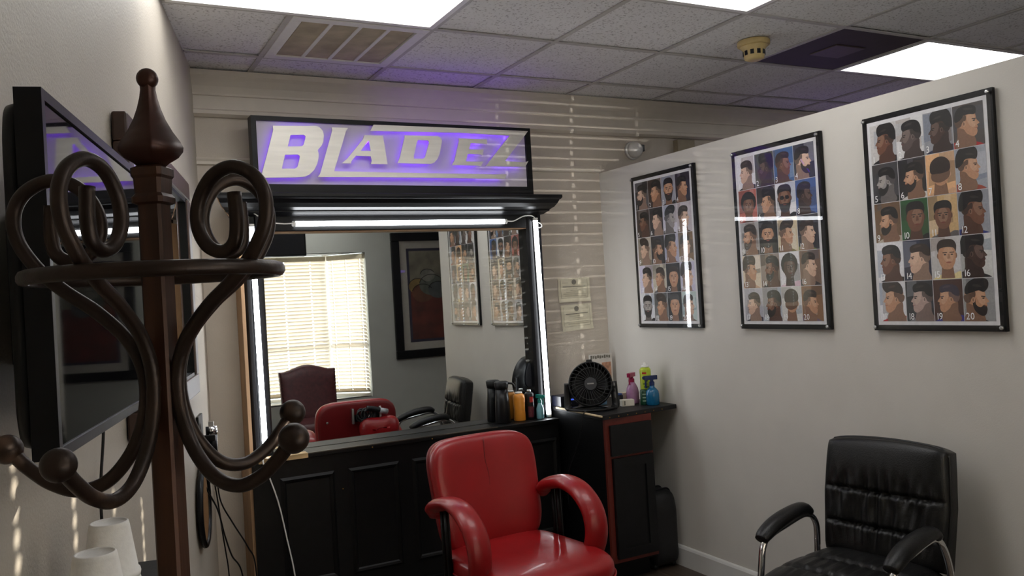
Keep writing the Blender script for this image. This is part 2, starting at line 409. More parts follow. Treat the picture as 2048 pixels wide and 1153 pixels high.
# ------------------------------------------------------------------ ceiling
ce = struct(box('ceiling', -1.2, 7.1, -1.0, 4.4, H+.06, H+.1, mat('plenum', (.1, .1, .1), .9)), 'suspended ceiling of speckled square tiles in a metal grid', 'ceiling')
cells = {}
lights = {(-1, 1): 2, (1, 2): 2, (5, 1): 2, (1, 6): 2}  # last panel is added out of view to light the mirrored window end
skip = {(0, 0), (4, 1)}
for (i, j), w in lights.items():
    for k in range(w): skip.add((i+k, j))
proto = {}
def cell_rect(i, j):
    x0 = GX0+i*T; y1 = GY0-j*T; return x0, x0+T, y1-T, y1
for i in range(-3, 10):
    for j in range(-1, 8):
        x0, x1, y0, y1 = cell_rect(i, j)
        y1 = min(y1, YB); y0 = max(y0, YF)
        if x1 < lwx(y0)-.02 and x1 < lwx(y1)-.02: continue
        if (i, j) in skip or y1-y0 < .03: continue
        key = round(y1-y0, 3)
        if key in proto:
            o = proto[key].copy(); C.objects.link(o); o.parent = ce
        else:
            o = box('ceiling_tile', .008, T-.008, .008, y1-y0-.008, 0, .016, M_tile, ce); proto[key] = o
        o.location = (x0, y0, H+.003+rnd.uniform(-.0015, .002)); o.rotation_euler = (rnd.uniform(-.003, .003), rnd.uniform(-.003, .003), 0)
def same_light(c1, c2):
    for (i, j), w in lights.items():
        cs = [(i+k, j) for k in range(w)]
        if c1 in cs and c2 in cs: return True
    return False
for i in range(-2, 11):
    x = GX0+i*T
    if x > 6.99: continue
    ye = YB if x >= .58 else YB-(.58-x)/math.tan(ANG)-.02
    if ye < YF+.1: continue
    runs = []; cur = None
    for j in range(-1, 8):
        _, _, y0, y1 = cell_rect(i, j); y0, y1 = max(y0, YF), min(y1, ye)
        if y1 <= y0: continue
        if same_light((i-1, j), (i, j)): continue
        if runs and abs(runs[-1][0]-y1) < 1e-6: runs[-1][0] = y0
        else: runs.append([y0, y1])
    for ys, ye_ in runs:
        MB().box(x-.012, x+.012, ys, ye_, H-.004, H+.001).box(x-.003, x+.003, ys, ye_, H+.001, H+.03).build('grid_bar', M_tbar, ce)
for j in range(0, 8):
    y = GY0-j*T
    if y < YF: continue
    MB().box(lwx(y)+.005, 6.99, y-.012, y+.012, H-.0045, H+.0005).build('grid_bar', M_tbar, ce)
LLAB = {(-1, 1): 'bright ceiling light panel against the left wall, beside the dusty vent', (1, 2): 'bright ceiling light panel in the middle, cut off at the top of the picture',
        (5, 1): 'bright ceiling light panel beyond the partition, next to the dark ceiling panel', (1, 6): 'added unseen ceiling light panel behind the viewer near the window wall'}
for (i, j), w in lights.items():
    x0, _, y0, y1 = cell_rect(i, j); x1 = x0+w*T
    t = thing('ceiling_light', LLAB[(i, j)], 'ceiling light', (x0, y0, H), group='ceiling light panels')
    def lx(y): return max(0, lwx(y0+y)+.012-x0)
    D = y1-y0; Wd = x1-x0; b = .02
    def frame_poly(ins, z0, z1):
        P = [(lx(ins)+ins, ins), (Wd-ins, ins), (Wd-ins, D-ins), (lx(D-ins)+ins, D-ins)]
        return [(x, y, z0) for x, y in P]+[(x, y, z1) for x, y in P]
    A, B = frame_poly(.006, -.006, .02), frame_poly(.03, -.006, .02)
    V = A+B; F = []
    for k in range(4):
        q = (k+1) % 4
        F += [[k, q, 8+q, 8+k], [4+k, 12+k, 12+q, 4+q], [k, 4+k, 4+q, q], [8+k, 8+q, 12+q, 12+k]]
    mesh('frame', V, F, M_white, t)
    P = frame_poly(.03, .003, .012); mesh('diffuser', P, [[0, 1, 2, 3], [7, 6, 5, 4]]+[[k, 4+k, 4+(k+1) % 4, (k+1) % 4] for k in range(4)], M_panel, t)
# return air vent
x0, x1, y0, y1 = cell_rect(0, 0)
t = thing('ceiling_vent', 'square return air vent with dusty brown filter between white bars', 'vent', (x0, y0, H))
fr = MB(); b = .045
fr.box(.01, T-.01, .01, .01+b, -.008, .01).box(.01, T-.01, T-.01-b, T-.01, -.008, .01).box(.01, .01+b, .01+b, T-.01-b, -.008, .01).box(T-.01-b, T-.01, .01+b, T-.01-b, -.008, .01)
fr.build('frame', M_white, t, bevel=.002)
for k in (1, 2, 3):
    xx = .01+b+(T-.02-2*b)*k/4; box('bar', xx-.008, xx+.008, .01+b, T-.01-b, -.006, .004, M_white, t)
for k in range(4):
    w = (T-.02-2*b)/4; xx = .01+b+w*k; q = 1 if k == 0 else 0
    box('filter', xx+.006, xx+w-.006, .01+b, T-.01-b, -.001, .012, M_vent, t)
# dark panel
x0, x1, y0, y1 = cell_rect(4, 1)
t = thing('ceiling_diffuser', 'dark brown square ceiling panel with a paler centre plate', 'vent', (x0, y0, H))
box('panel', .008, T-.008, .008, T-.008, 0, .014, M_darkpan, t)
box('centre_plate', .2, .41, .22, .4, -.006, .001, mat('centre_plate', s2l(92, 78, 76), .5), t, bevel=.003)
# smoke detector
t = thing('smoke_detector', 'cream round smoke detector hanging from a ceiling tile', 'smoke detector', (3.0, 3.03, H-.001))
lathe('base', [(.0, -.025), (.075, -.025), (.078, -.02), (.078, -.004), (.074, 0), (0, 0)], M_cream, t, seg=32)
lathe('sensor_cap', [(.0, -.095), (.03, -.095), (.046, -.088), (.05, -.07), (.052, -.045), (.066, -.03), (.066, -.025), (0, -.025)], M_cream, t, seg=32)
for k in range(10):
    a = 2*PI*k/10; mm = Matrix.Rotation(a, 4, 'Z'); MB().box(.046, .0525, -.0085, .0085, -.072, -.05).xf(mm).build('slot', M_blackpl, t)

# ------------------------------------------------------------------ mirror station
ST = (0.735, 4.0, 0)
st = thing('barber_station', 'black panelled barber station with cornice, ledge and mirror frame', 'cabinet', (0, 0, 0))
LEDZ = .83
box('base', .722, 2.385, 4.062, YB-.005, 0.0, LEDZ-.022, M_black, st)
box('side_strip', .728, .744, 4.14, YB-.003, LEDZ-.02, 1.965, M_rawwood, st)
box('side_strip', .708, .7215, 4.075, YB-.003, 0, LEDZ-.022, M_rawwood, st)
ldg = box('ledge', .745, 2.385, 4.045, 4.19, LEDZ-.022, LEDZ, M_black, st, bevel=.003)
box('worn_edge', .748, .98, 4.0435, 4.10, LEDZ-.021, LEDZ+.0012, M_worn, st); box('worn_edge', .98, 2.0, 4.0435, 4.049, LEDZ-.004, LEDZ+.001, mat('scuffed_edge', s2l(70, 62, 54), .4, var=.6, scale=30, stretch=(.3, 1, 1)), st)
def recess_panel(x0, x1, z0, z1):
    mb = MB(); y = 4.062
    fr = [(0, 0), (.012, -.010), (.022, -.006), (.034, .006)]
    n = len(fr); V = []
    for ins, dy in fr:
        V += [(x0+ins, y+dy, z0+ins), (x1-ins, y+dy, z0+ins), (x1-ins, y+dy, z1-ins), (x0+ins, y+dy, z1-ins)]
    F = []
    for k in range(n-1):
        for q in range(4): F.append([k*4+q, k*4+(q+1) % 4, (k+1)*4+(q+1) % 4, (k+1)*4+q])
    F.append([(n-1)*4+q for q in range(4)])
    mesh('raised_panel', V, F, M_black, st)
for k in range(5):
    xa = .845+k*.332; recess_panel(xa, min(xa+.262, 2.37), .205, .725)
box('toe_board', .74, 2.385, 4.05, 4.062, 0.0, .12, M_black, st, bevel=.003)
# mirror frame
def fpost(x0, x1):
    mb = MB(); prof = [(x0, 4.205), (x0, 4.15), (x0+.012, 4.135), (x0+.03, 4.135), (x0+.036, 4.145), (x1-.036, 4.145), (x1-.03, 4.135), (x1-.012, 4.135), (x1, 4.16), (x1, 4.205)]
    n = len(prof); V = [(x, y, z) for z in (LEDZ, 1.978) for x, y in prof]
    mb.add(V, [[i, (i+1) % n, n+(i+1) % n, n+i] for i in range(n)]+[list(range(n))[::-1], list(range(n, 2*n))]); mb.build('frame_post', M_blackgl, st)
fpost(.745, .842); fpost(2.3, 2.40)
box('back_board', .745, 2.4, 4.2055, YB-.004, LEDZ, 2.05, M_black, st)
box('frame_header', .842, 2.3, 4.142, 4.205, 1.905, 1.99, M_black, st, bevel=.004)
box('mirror_lip', .842, 2.3, 4.15, 4.205, 1.9, 1.905, M_rawwood, st)
# cornice with mitred ends, raw cut face on the left
cp = [(4.0, 2.075), (3.985, 2.072), (3.985, 2.058), (3.995, 2.05), (4.005, 2.048), (4.02, 2.03), (4.045, 2.012), (4.07, 2.003), (4.08, 1.999), (4.08, 1.994), (4.1, 1.989), (4.125, 1.979), (4.14, 1.978), (4.2, 1.978), (4.2, 2.075)]
def xl(y): return .70-.55*(4.14-y) if y < 4.14 else .70
def xr(y): return 2.40+.33*(4.14-y) if y < 4.14 else 2.40
n = len(cp); V = [(xl(y), y, z) for y, z in cp]+[(xr(y), y, z) for y, z in cp]
mesh('cornice', V, [[i, (i+1) % n, n+(i+1) % n, n+i] for i in range(n)]+[list(range(n))[::-1], list(range(n, 2*n))], M_blackgl, st)
inn = [(4.018, 2.06), (4.05, 2.035), (4.09, 2.018), (4.13, 1.985), (4.15, 1.985)]
cap = cp[1:13]+[(4.14, 1.992), (4.09, 2.014), (4.05, 2.03), (4.02, 2.055)]
n = len(cap); V = [(xl(y)-.004, y, z) for y, z in cap]+[(xl(y)+.001, y, z) for y, z in cap]
mesh('cut_end', V, [[i, (i+1) % n, n+(i+1) % n, n+i] for i in range(n)]+[list(range(n))[::-1], list(range(n, 2*n))], M_rawwood, st)
mir = tag(box('mirror', .843, 2.299, 4.197, 4.2045, LEDZ+.001, 1.904, M_mirror), 'large rectangular mirror in the black barber station', 'mirror')
mir.data.materials.append(M_steel)
for p in mir.data.polygons: p.material_index = 0 if p.normal.y < -.9 else 1
# tubes
def light_tube(a, b, label):
    t = thing('tube_light', label, 'tube light', a, group='tube lights on the mirror frame')
    a, b = Vector(a), Vector(b); d = (b-a); L = d.length; u = d.normalized(); o = Vector((0, 0, 0))
    tube('glowing_tube', [o+u*.012, u*(L-.012)], .0125, M_tube, t, sides=14)
    for q in (0, L-.014): tube('end_cap', [u*q, u*(q+.014)], .0135, M_white, t, sides=14)
    nb = Vector((0, 1, 0)); mb = MB(); mb.tube([u*.0+nb*.014, u*L+nb*.014], .009, sides=4); mb.build('channel', M_white, t)
    return t
light_tube((.985, 4.124, 1.939), (2.165, 4.124, 1.939), 'glowing white tube light across the top of the mirror')
light_tube((2.362, 4.12, .80+.034), (2.347, 4.12, 1.957), 'glowing white tube light up the right side of the mirror frame')
light_tube((.797, 4.12, .80+.034), (.789, 4.12, 1.94), 'glowing white tube light up the left side of the mirror frame')
tube('wire', cat_rom([(2.16, 4.11, 1.94), (2.20, 4.105, 1.94), (2.26, 4.1, 1.965), (2.31, 4.1, 1.968), (2.335, 4.108, 1.958)], 8), .003, M_white, st, sides=6)
tube('wire', cat_rom([(.985, 4.11, 1.94), (.93, 4.1, 1.938), (.86, 4.1, 1.95), (.80, 4.105, 1.99)], 8), .003, M_white, st, sides=6)
tube('wire', cat_rom([(2.352, 4.11, 1.935), (2.375, 4.105, 1.92), (2.378, 4.105, 1.905), (2.36, 4.11, 1.9)], 6), .003, M_white, st, sides=6)
for x, z in ((1.30, .815), (1.62, .815), (1.145, .63)): sphere('brass_tack', (x, 4.0445 if z > .7 else 4.061, z), .0035, mat('brass', s2l(170, 120, 50), .4, .6), st, seg=8, ring=5)

# ------------------------------------------------------------------ sign
sg = thing('shop_sign', 'black framed sign with silver letters glowing purple behind', 'sign', (0, 0, 0))
SX0, SX1, SZ0, SZ1 = .806, 2.326, 2.076, 2.456
mb = MB()
mb.box(SX0, SX1, 4.085, 4.16, SZ1-.022, SZ1).box(SX0, SX1, 4.085, 4.16, SZ0, 2.128).box(SX0, .83, 4.085, 4.16, 2.128, SZ1-.022).box(2.295, SX1, 4.085, 4.16, 2.128, SZ1-.022)
mb.build('frame', M_black, sg)
box('backing_panel', .829, 2.296, 4.1, 4.15, 2.127, SZ1-.021, M_signpan, sg)
LET = {
'B': [[(0.902, 2.404), (1.11, 2.412), (1.129, 2.405), (1.143, 2.389), (1.148, 2.365), (1.143, 2.336), (1.132, 2.314), (1.112, 2.293), (1.117, 2.277), (1.116, 2.259), (1.107, 2.226), (1.09, 2.195), (1.069, 2.175), (1.044, 2.162), (1.002, 2.158), (0.833, 2.153), (0.843, 2.186), (0.872, 2.278), (0.904, 2.386)], [(0.985, 2.363), (1.049, 2.366), (1.057, 2.36), (1.055, 2.347), (1.045, 2.318), (1.036, 2.31), (0.968, 2.307)], [(0.953, 2.266), (1.014, 2.269), (1.024, 2.262), (1.022, 2.25), (1.01, 2.21), (0.997, 2.2), (0.934, 2.199)]],
'L': [[(1.188, 2.408), (1.272, 2.409), (1.26, 2.392), (1.233, 2.314), (1.189, 2.191), (1.452, 2.19), (1.777, 2.19), (2.151, 2.191), (2.136, 2.167), (1.775, 2.166), (1.45, 2.165), (1.334, 2.164), (1.105, 2.161), (1.118, 2.176), (1.191, 2.394)]],
'A': [[(1.354, 2.376), (1.452, 2.377), (1.458, 2.328), (1.468, 2.231), (1.379, 2.231), (1.386, 2.248), (1.381, 2.27), (1.304, 2.271), (1.278, 2.241), (1.277, 2.231), (1.23, 2.231), (1.256, 2.252), (1.309, 2.312), (1.345, 2.354)], [(1.376, 2.35), (1.382, 2.297), (1.33, 2.296)]],
'D': [[(1.569, 2.384), (1.753, 2.386), (1.768, 2.379), (1.776, 2.366), (1.773, 2.346), (1.758, 2.291), (1.744, 2.264), (1.726, 2.246), (1.705, 2.238), (1.522, 2.239), (1.536, 2.266), (1.569, 2.374)], [(1.642, 2.361), (1.698, 2.361), (1.703, 2.352), (1.699, 2.34), (1.676, 2.274), (1.665, 2.265), (1.614, 2.264), (1.613, 2.276), (1.633, 2.345)]],
'E': [[(1.874, 2.379), (2.042, 2.379), (2.04, 2.353), (2.02, 2.356), (1.944, 2.356), (1.931, 2.322), (1.987, 2.322), (2.019, 2.326), (2.008, 2.29), (1.995, 2.297), (1.922, 2.297), (1.908, 2.257), (1.979, 2.256), (2.012, 2.259), (1.995, 2.231), (1.969, 2.236), (1.827, 2.235), (1.843, 2.262), (1.875, 2.365)]],
'Z': [[(1.406, 2.431), (1.877, 2.434), (2.298, 2.434), (2.263, 2.393), (2.144, 2.264), (2.264, 2.26), (2.29, 2.267), (2.269, 2.236), (2.024, 2.233), (2.181, 2.405), (1.876, 2.409), (1.386, 2.399)]]}
for k, polys in LET.items():
    lo = prism('letter', polys[0], polys[1:], 4.06, 4.07, M_alu, sg); lo['label'] = 'silver letter '+k+' of the sign'
    # light strip on the back of the letter, a little inside its outline
    P = polys[0]; cx = sum(p[0] for p in P)/len(P); cz = sum(p[1] for p in P)/len(P)
def strip(pts, parent):
    tube('led_strip', [(x, 4.079, z) for x, z in pts], .0055, M_led, parent, sides=6)
for pts in ([(.925, 2.388), (1.10, 2.392), (1.125, 2.36), (1.095, 2.30)], [(.92, 2.375), (.865, 2.175), (1.03, 2.178), (1.095, 2.25)], [(.95, 2.288), (1.08, 2.29)],
            [(1.222, 2.39), (1.148, 2.178), (2.12, 2.179)], [(1.385, 2.36), (1.275, 2.25)], [(1.42, 2.36), (1.43, 2.25)], [(1.60, 2.37), (1.55, 2.25), (1.70, 2.252)], [(1.62, 2.373), (1.74, 2.373), (1.71, 2.26)],
            [(1.905, 2.366), (1.86, 2.246), (1.98, 2.246)], [(1.92, 2.367), (2.02, 2.367)], [(1.94, 2.31), (1.99, 2.31)], [(1.42, 2.418), (2.22, 2.42), (2.09, 2.248), (2.25, 2.248)]): strip(pts, sg)

box('top_led', 1.5, 2.28, 4.125, 4.135, SZ1, SZ1+.006, mat('purple_led_top', (.35, .12, 1), .4, emit=4.5), sg)

# ------------------------------------------------------------------ corner cabinet
cab = thing('corner_cabinet', 'black corner cabinet with a red-brown face frame beside the station', 'cabinet', (2.41, 3.63, 0))
CX0, CX1, CY = 2.41, 2.705, 3.632
M_redwood = mat('red_brown_wood', s2l(96, 32, 22), .45, var=.25, scale=16, stretch=(1, 1, .15))
def cb(name, x0, x1, y0, y1, z0, z1, m, par=cab, bevel=0): return box(name, x0-2.41, x1-2.41, y0-3.63, y1-3.63, z0, z1, m, par, bevel)
cb('body', CX0, CX1, CY+.018, YB-.006, .1, .862, M_black)
cb('toe_kick', CX0+.012, CX1-.01, CY+.075, YB-.006, 0, .1, M_black)
for a in ((CX0, CX0+.028, .115, .862), (CX1-.022, CX1, .115, .862)): cb('face_frame', a[0], a[1], CY, CY+.018, a[2], a[3], M_redwood)
for a in ((.115, .15), (.652, .672), (.822, .862)): cb('face_frame', CX0+.028, CX1-.022, CY, CY+.018, a[0], a[1], M_redwood)
M_dkdoor = mat('charcoal_door', (.006, .006, .0065), .42, spec=.3, var=.25, scale=20, bump=.05)
cb('drawer_front', CX0+.022, CX1-.012, CY-.018, CY-.0005, .668, .828, M_dkdoor, bevel=.003)
d = MB(); dx0, dx1, dz0, dz1, fw_ = CX0+.03-2.41, CX1-.012-2.41, .138, .655, .05
d.box(dx0, dx1, -.018+.002, .0015, dz0, dz0+fw_).box(dx0, dx1, -.016, .0015, dz1-fw_, dz1).box(dx0, dx0+fw_, -.016, .0015, dz0+fw_, dz1-fw_).box(dx1-fw_, dx1, -.016, .0015, dz0+fw_, dz1-fw_)
dd = d.build('door', M_dkdoor, cab)
box('door_panel', dx0+fw_-.002, dx1-fw_+.002, -.008, .0012, dz0+fw_-.002, dz1-fw_+.002, M_dkdoor, dd)
top = MB(); P = [(2.385, 3.61), (2.897, 3.655), (2.897, YB-.006), (2.405, YB-.006), (2.404, 4.1)]
P = [(x-2.41, y-3.63) for x, y in P]; n = len(P)
top.add([(x, y, .863) for x, y in P]+[(x, y, .886) for x, y in P], [[i, (i+1) % n, n+(i+1) % n, n+i] for i in range(n)]+[list(range(n))[::-1], list(range(n, 2*n))])
top.build('worktop', mat('worktop_black', (.007, .007, .008), .5, spec=.35, var=.2, scale=30, bump=.05), cab, bevel=.002)
tube('worn_edge', [(2.3835-2.41, 3.612-3.63, .881), (2.4025-2.41, 4.1-3.63, .881)], .006, mat('pale_edge', s2l(206, 184, 146), .5, var=.2, scale=30), cab, sides=6)
for k in range(7): sphere('brass_tack', (2.43+.06*k-2.41, 3.6135+.0053*k-3.63, .872), .003, MATS['brass'], cab, seg=8, ring=5)
WT = .8865

# ------------------------------------------------------------------ fan on the cabinet
fan = thing('desk_fan', 'round black desk fan on the corner cabinet', 'fan', (2.47, 3.84, WT), math.radians(-32)); fan.scale = (.88, .88, .9)
FR = Matrix.Translation((0, 0, .152)) @ Matrix.Rotation(math.radians(-12), 4, 'X')
def ring(R, r, y, seg=40): return [(R*math.cos(2*PI*k/seg), y, R*math.sin(2*PI*k/seg)) for k in range(seg)]
mb = MB()
hp = [(.128, -.045), (.134, -.04), (.136, .0), (.128, .05), (.11, .062), (.106, .058), (.12, .045), (.127, 0), (.124, -.04)]
seg = 44; V = []; F = []
for k in range(seg):
    a = 2*PI*k/seg
    for R_, y in hp: V.append((R_*math.cos(a), y, R_*math.sin(a)))
n = len(hp)
for k in range(seg):
    for q in range(n): F.append([k*n+q, ((k+1) % seg)*n+q, ((k+1) % seg)*n+(q+1) % n, k*n+(q+1) % n])
mb.add(V, F); mb.xf(FR); mb.build('housing', M_blackpl, fan, True)
for k in range(30):
    a = 2*PI*k/30; P = [(q*math.cos(a+(q-.03)*3), -.043-.006*math.sin((q-.03)*30), q*math.sin(a+(q-.03)*3)) for q in (.036, .06, .085, .105, .127)]
    MB().tube(P, .0017, sides=4).xf(FR).build('grille_rib', mat('rib_plastic', (.03, .03, .032), .35), fan, True)
for R_ in (.095,): MB().tube(ring(R_, 0, -.049), .0018, sides=5, closed=True).xf(FR).build('grille_ring', mat('rib_plastic', (.03, .03, .032), .35), fan, True)
V, F = latheg([(0, 0), (.034, 0), (.038, .004), (.038, .016), (0, .016)], 24)
MB().add([(x, -.037-z, y) for x, y, z in V], F).xf(FR).build('hub_cap', mat('grey_plastic', s2l(52, 53, 56), .4), fan)
MB().box(-.02, .02, -.0545, -.053, -.004, .004).xf(FR).build('name_plate', M_steel, fan)
for k in range(3):
    a = 2*PI*k/3; V = []; 
    for q, tw in ((.03, .5), (.07, .42), (.112, .3)):
        for s in (-1, 1):
            aa = a+s*tw; V.append((q*math.cos(aa), .008+s*.018, q*math.sin(aa)))
    V += [(x, y+.003, z) for x, y, z in V]
    MB().add(V, [[0, 1, 3, 2], [2, 3, 5, 4], [6, 8, 9, 7], [8, 10, 11, 9], [0, 2, 8, 6], [2, 4, 10, 8], [1, 7, 9, 3], [3, 9, 11, 5], [4, 5, 11, 10], [0, 6, 7, 1]]).xf(FR).build('blade', M_blackpl, fan)
MB().add(*[[(x, .055+z, y) for x, y, z in latheg([(0, 0), (.05, 0), (.045, .03), (0, .04)], 20)[0]], latheg([(0, 0), (.05, 0), (.045, .03), (0, .04)], 20)[1]]).xf(FR).build('motor', M_blackpl, fan)
for s in (-1, 1):
    P = cat_rom([(s*.14, 0, .165), (s*.143, .0, .10), (s*.146, -.01, .03), (s*.135, -.03, .012)], 6)
    tube('side_arm', P, .017, M_blackpl, fan, sides=10, flat=(1.25, .6))
P = cat_rom([(-.14, -.03, .011), (-.07, -.075, .009), (.0, -.09, .009), (.07, -.075, .009), (.14, -.03, .011)], 6)
tube('base_bar', P, .014, M_blackpl, fan, sides=10, flat=(.6, 1.2))
P = cat_rom([(-.14, -.03, .011), (-.08, .06, .009), (.0, .085, .009), (.08, .06, .009), (.14, -.03, .011)], 6)
tube('base_bar', P, .012, M_blackpl, fan, sides=10, flat=(.6, 1.2))
V, F = latheg([(0, 0), (.118, 0), (.118, .004), (0, .004)], 36); MB().add([(x, .05+z, y) for x, y, z in V], F).xf(FR).build('rear_cover', M_blackpl, fan)
MB().box(-.018, .018, -.01, .02, .134, .15).xf(FR).build('control_knob', M_blackpl, fan, bevel=.004)
cord = tag(tube('fan_cord', cat_rom([(2.45, 3.76, .892), (2.40, 3.78, .893), (2.378, 3.785, .875), (2.375, 3.8, .80), (2.36, 3.85, .68), (2.34, 3.92, .52), (2.37, 3.97, .34)], 8), .0035, M_blackpl, None, sides=6), 'thin black fan cord hanging down the side of the corner cabinet', 'cord')

# ------------------------------------------------------------------ small things on the cabinet
def bottle(name, label, loc, prof, m, parts=(), seg=20, grp=None):
    t = thing(name, label, 'bottle', loc, group=grp); lathe('body', prof, m, t, seg=seg)
    return t
def spray_head(t, z, m, rz, s=1.0, name='trigger_head'):
    mm = Matrix.Rotation(rz, 4, 'Z')
    mb = MB(); mb.add(*latheg([(0, z), (.014*s, z), (.014*s, z+.018*s), (.009*s, z+.022*s), (.009*s, z+.032*s), (0, z+.032*s)], 14))
    mb.box(-.01*s, .01*s, -.042*s, .028*s, z+.03*s, z+.052*s); mb.box(-.006*s, .006*s, -.05*s, -.042*s, z+.036*s, z+.048*s)
    mb.tube([(0, -.028*s, z+.032*s), (0, -.036*s, z+.012*s), (0, -.032*s, z-.012*s)], .005*s, sides=6)
    mb.xf(mm); return mb.build(name, m, t)
M_blueliq = mat('blue_bottle', s2l(20, 104, 150), .18, var=.08, trans=.25)
M_navy = mat('navy_plastic', s2l(12, 36, 84), .3, var=.1)
t = bottle('spray_bottle', 'blue spray bottle with navy trigger at the front of the corner cabinet', (2.80, 3.735, WT), [(0, 0), (.034, 0), (.037, .006), (.037, .055), (.034, .075), (.022, .09), (.013, .098), (.013, .108), (0, .108)], M_blueliq)
spray_head(t, .106, M_navy, math.radians(-105), 1.05)
M_pinkliq = mat('pink_bottle', s2l(170, 122, 160), .2, var=.08, trans=.25)
t = bottle('spray_bottle', 'pale pink spray bottle with magenta trigger behind the green cans', (2.765, 3.87, WT), [(0, 0), (.034, 0), (.036, .006), (.036, .06), (.032, .085), (.02, .11), (.012, .12), (0, .12)], M_pinkliq)
spray_head(t, .119, mat('magenta_plastic', s2l(150, 24, 72), .35), math.radians(-60), 1.0)
t = bottle('aerosol_can', 'tall lime green aerosol can with white cap between the spray bottles', (2.815, 3.81, WT), [(0, 0), (.03, 0), (.031, .004), (.031, .182), (.029, .192), (.022, .2), (0, .2)], mat('lime_can', s2l(176, 194, 52), .3, var=.04))
t['category'] = 'can'
lathe('cap', [(0, .199), (.02, .199), (.02, .21), (.008, .214), (.007, .226), (0, .228)], M_white, t)
def can_label(t, r, z, dz, ang, span, m):
    V = []; 
    for k in range(7):
        a = ang-span/2+span*k/6
        for zz in (z, z+dz): V.append((r*math.cos(a), r*math.sin(a), zz))
    mesh('label_print', V, [[2*k, 2*k+2, 2*k+3, 2*k+1] for k in range(6)], m, t)
FA = math.radians(-127)
can_label(t, .0314, .165, .01, FA-.2, .8, mat('print_red', s2l(176, 40, 34), .4))
for k in range(4): can_label(t, .0314, .09+.017*k, .008, FA+.1*(-1)**k, .9-.12*k, mat('print_green', s2l(84, 116, 36), .4))
t = bottle('jar', 'short dark green can in front of the lime aerosol', (2.775, 3.775, WT), [(0, 0), (.023, 0), (.024, .003), (.024, .075), (.02, .083), (0, .083)], mat('green_can', s2l(14, 62, 40), .3))
t['category'] = 'can'; t['label'] = 'short dark green can in front of the lime aerosol'
for k in range(3): can_label(t, .0243, .02+.018*k, .006, FA, .9, mat('print_pale', s2l(150, 170, 150), .4))
t = thing('white_box', 'small white carton on the front of the corner cabinet', 'box', (2.685, 3.815, WT), math.radians(-14))
box('carton', -.036, .036, -.02, .02, 0, .035, mat('carton_white', s2l(216, 208, 194), .6), t, bevel=.002)
MB().box(-.025, -.017, -.0206, -.02, .006, .029).build('label_print', M_ink, t)
tag(box('cream_box', 2.735, 2.79, 3.93, 3.97, WT, WT+.055, mat('carton_cream', s2l(196, 184, 160), .6), bevel=.002), 'small cream carton behind the white carton', 'box')
t = bottle('jar', 'black jar with blue lid between the fan and cream carton', (2.70, 3.925, WT), [(0, 0), (.03, 0), (.031, .004), (.031, .048), (0, .048)], M_blackpl); t['category'] = 'jar'
lathe('lid', [(0, .048), (.027, .048), (.027, .058), (0, .06)], mat('blue_lid', s2l(40, 66, 120), .4), t)
tag(box('blue_box', 2.60, 2.645, 3.95, 3.985, WT, WT+.075, mat('pale_blue_box', s2l(120, 160, 190), .5), bevel=.002), 'pale blue carton standing behind the desk fan', 'box')
t = thing('radio_box', 'dark blue-black electronic box left of the desk fan', 'electronics', (2.44, 4.10, WT))
box('case', -.035, .085, -.05, .06, 0, .06, mat('navy_case', s2l(16, 18, 30), .35), t, bevel=.004)
box('display', .0, .07, -.052, -.05, .034, .042, mat('blue_display', (.05, .12, .8), .3, emit=.8), t)
box('button', .0, .03, -.053, -.05, .015, .021, M_steel, t)
# printed card behind the fan
t = thing('standing_card', 'white printed card leaning in the corner behind the fan', 'card', (2.80, 4.215, WT))
box('card', -.085, .075, 0, .008, 0, .262, mat('card_white', s2l(206, 200, 192), .6), t)
for k in range(9): box('lettering', -.078+.016*k, -.066+.016*k, -.0008, 0, .235+.003*(k % 2), .255-.002*(k % 3), M_ink, t)
box('photo_block', .0, .065, -.0008, 0, .11, .21, mat('photo_tan', s2l(176, 130, 104), .6, var=.4, scale=40), t)
box('photo_block', .02, .065, -.0008, 0, .02, .09, mat('photo_dark', s2l(90, 70, 66), .6, var=.4, scale=40), t)

# ------------------------------------------------------------------ things on the ledge
LZ = LEDZ+.0015
t = thing('flask', 'tall black flask on the right end of the mirror ledge', 'flask', (2.085, 4.145, LZ))
lathe('body', [(0, 0), (.042, 0), (.043, .004), (.04, .1), (.034, .185), (0, .185)], M_blackgl, t)
lathe('lid', [(0, .185), (.035, .185), (.038, .2), (.04, .222), (.03, .228), (0, .229)], M_blackpl, t)
tube('handle', cat_rom([(.03, -.02, .215), (.055, -.028, .21), (.066, -.03, .19)], 5), .006, M_blackpl, t, sides=8)
t = thing('hair_product_bottle', 'orange bottle beside the black flask on the ledge', 'bottle', (2.19, 4.145, LZ))
lathe('body', [(0, 0), (.032, 0), (.034, .004), (.031, .06), (.034, .125), (.03, .142), (.018, .15), (0, .15)], mat('orange_plastic', s2l(214, 138, 46), .38), t)
lathe('cap', [(0, .15), (.02, .15), (.02, .158), (0, .16)], M_white, t)
t = thing('hair_spray_can', 'black can with red label right of the orange bottle', 'can', (2.258, 4.15, LZ))
lathe('body', [(0, 0), (.025, 0), (.026, .003), (.026, .14), (.02, .15), (0, .15)], M_blackgl, t)
lathe('nozzle', [(0, .15), (.012, .15), (.012, .163), (0, .165)], M_steel, t)
can_label(t, .0264, .095, .03, math.radians(-90), .9, mat('print_red'  , s2l(176, 40, 34), .4)); can_label(t, .0264, .012, .06, math.radians(-100), 1.3, mat('print_maroon', s2l(84, 22, 34), .4, var=.5, scale=120))
t = thing('teal_bottle', 'small teal trigger bottle against the right tube light', 'bottle', (2.302, 4.112, LZ))
lathe('body', [(0, 0), (.02, 0), (.021, .003), (.021, .055), (.012, .08), (.009, .09), (0, .09)], mat('pale_teal', s2l(110, 160, 170), .3), t)
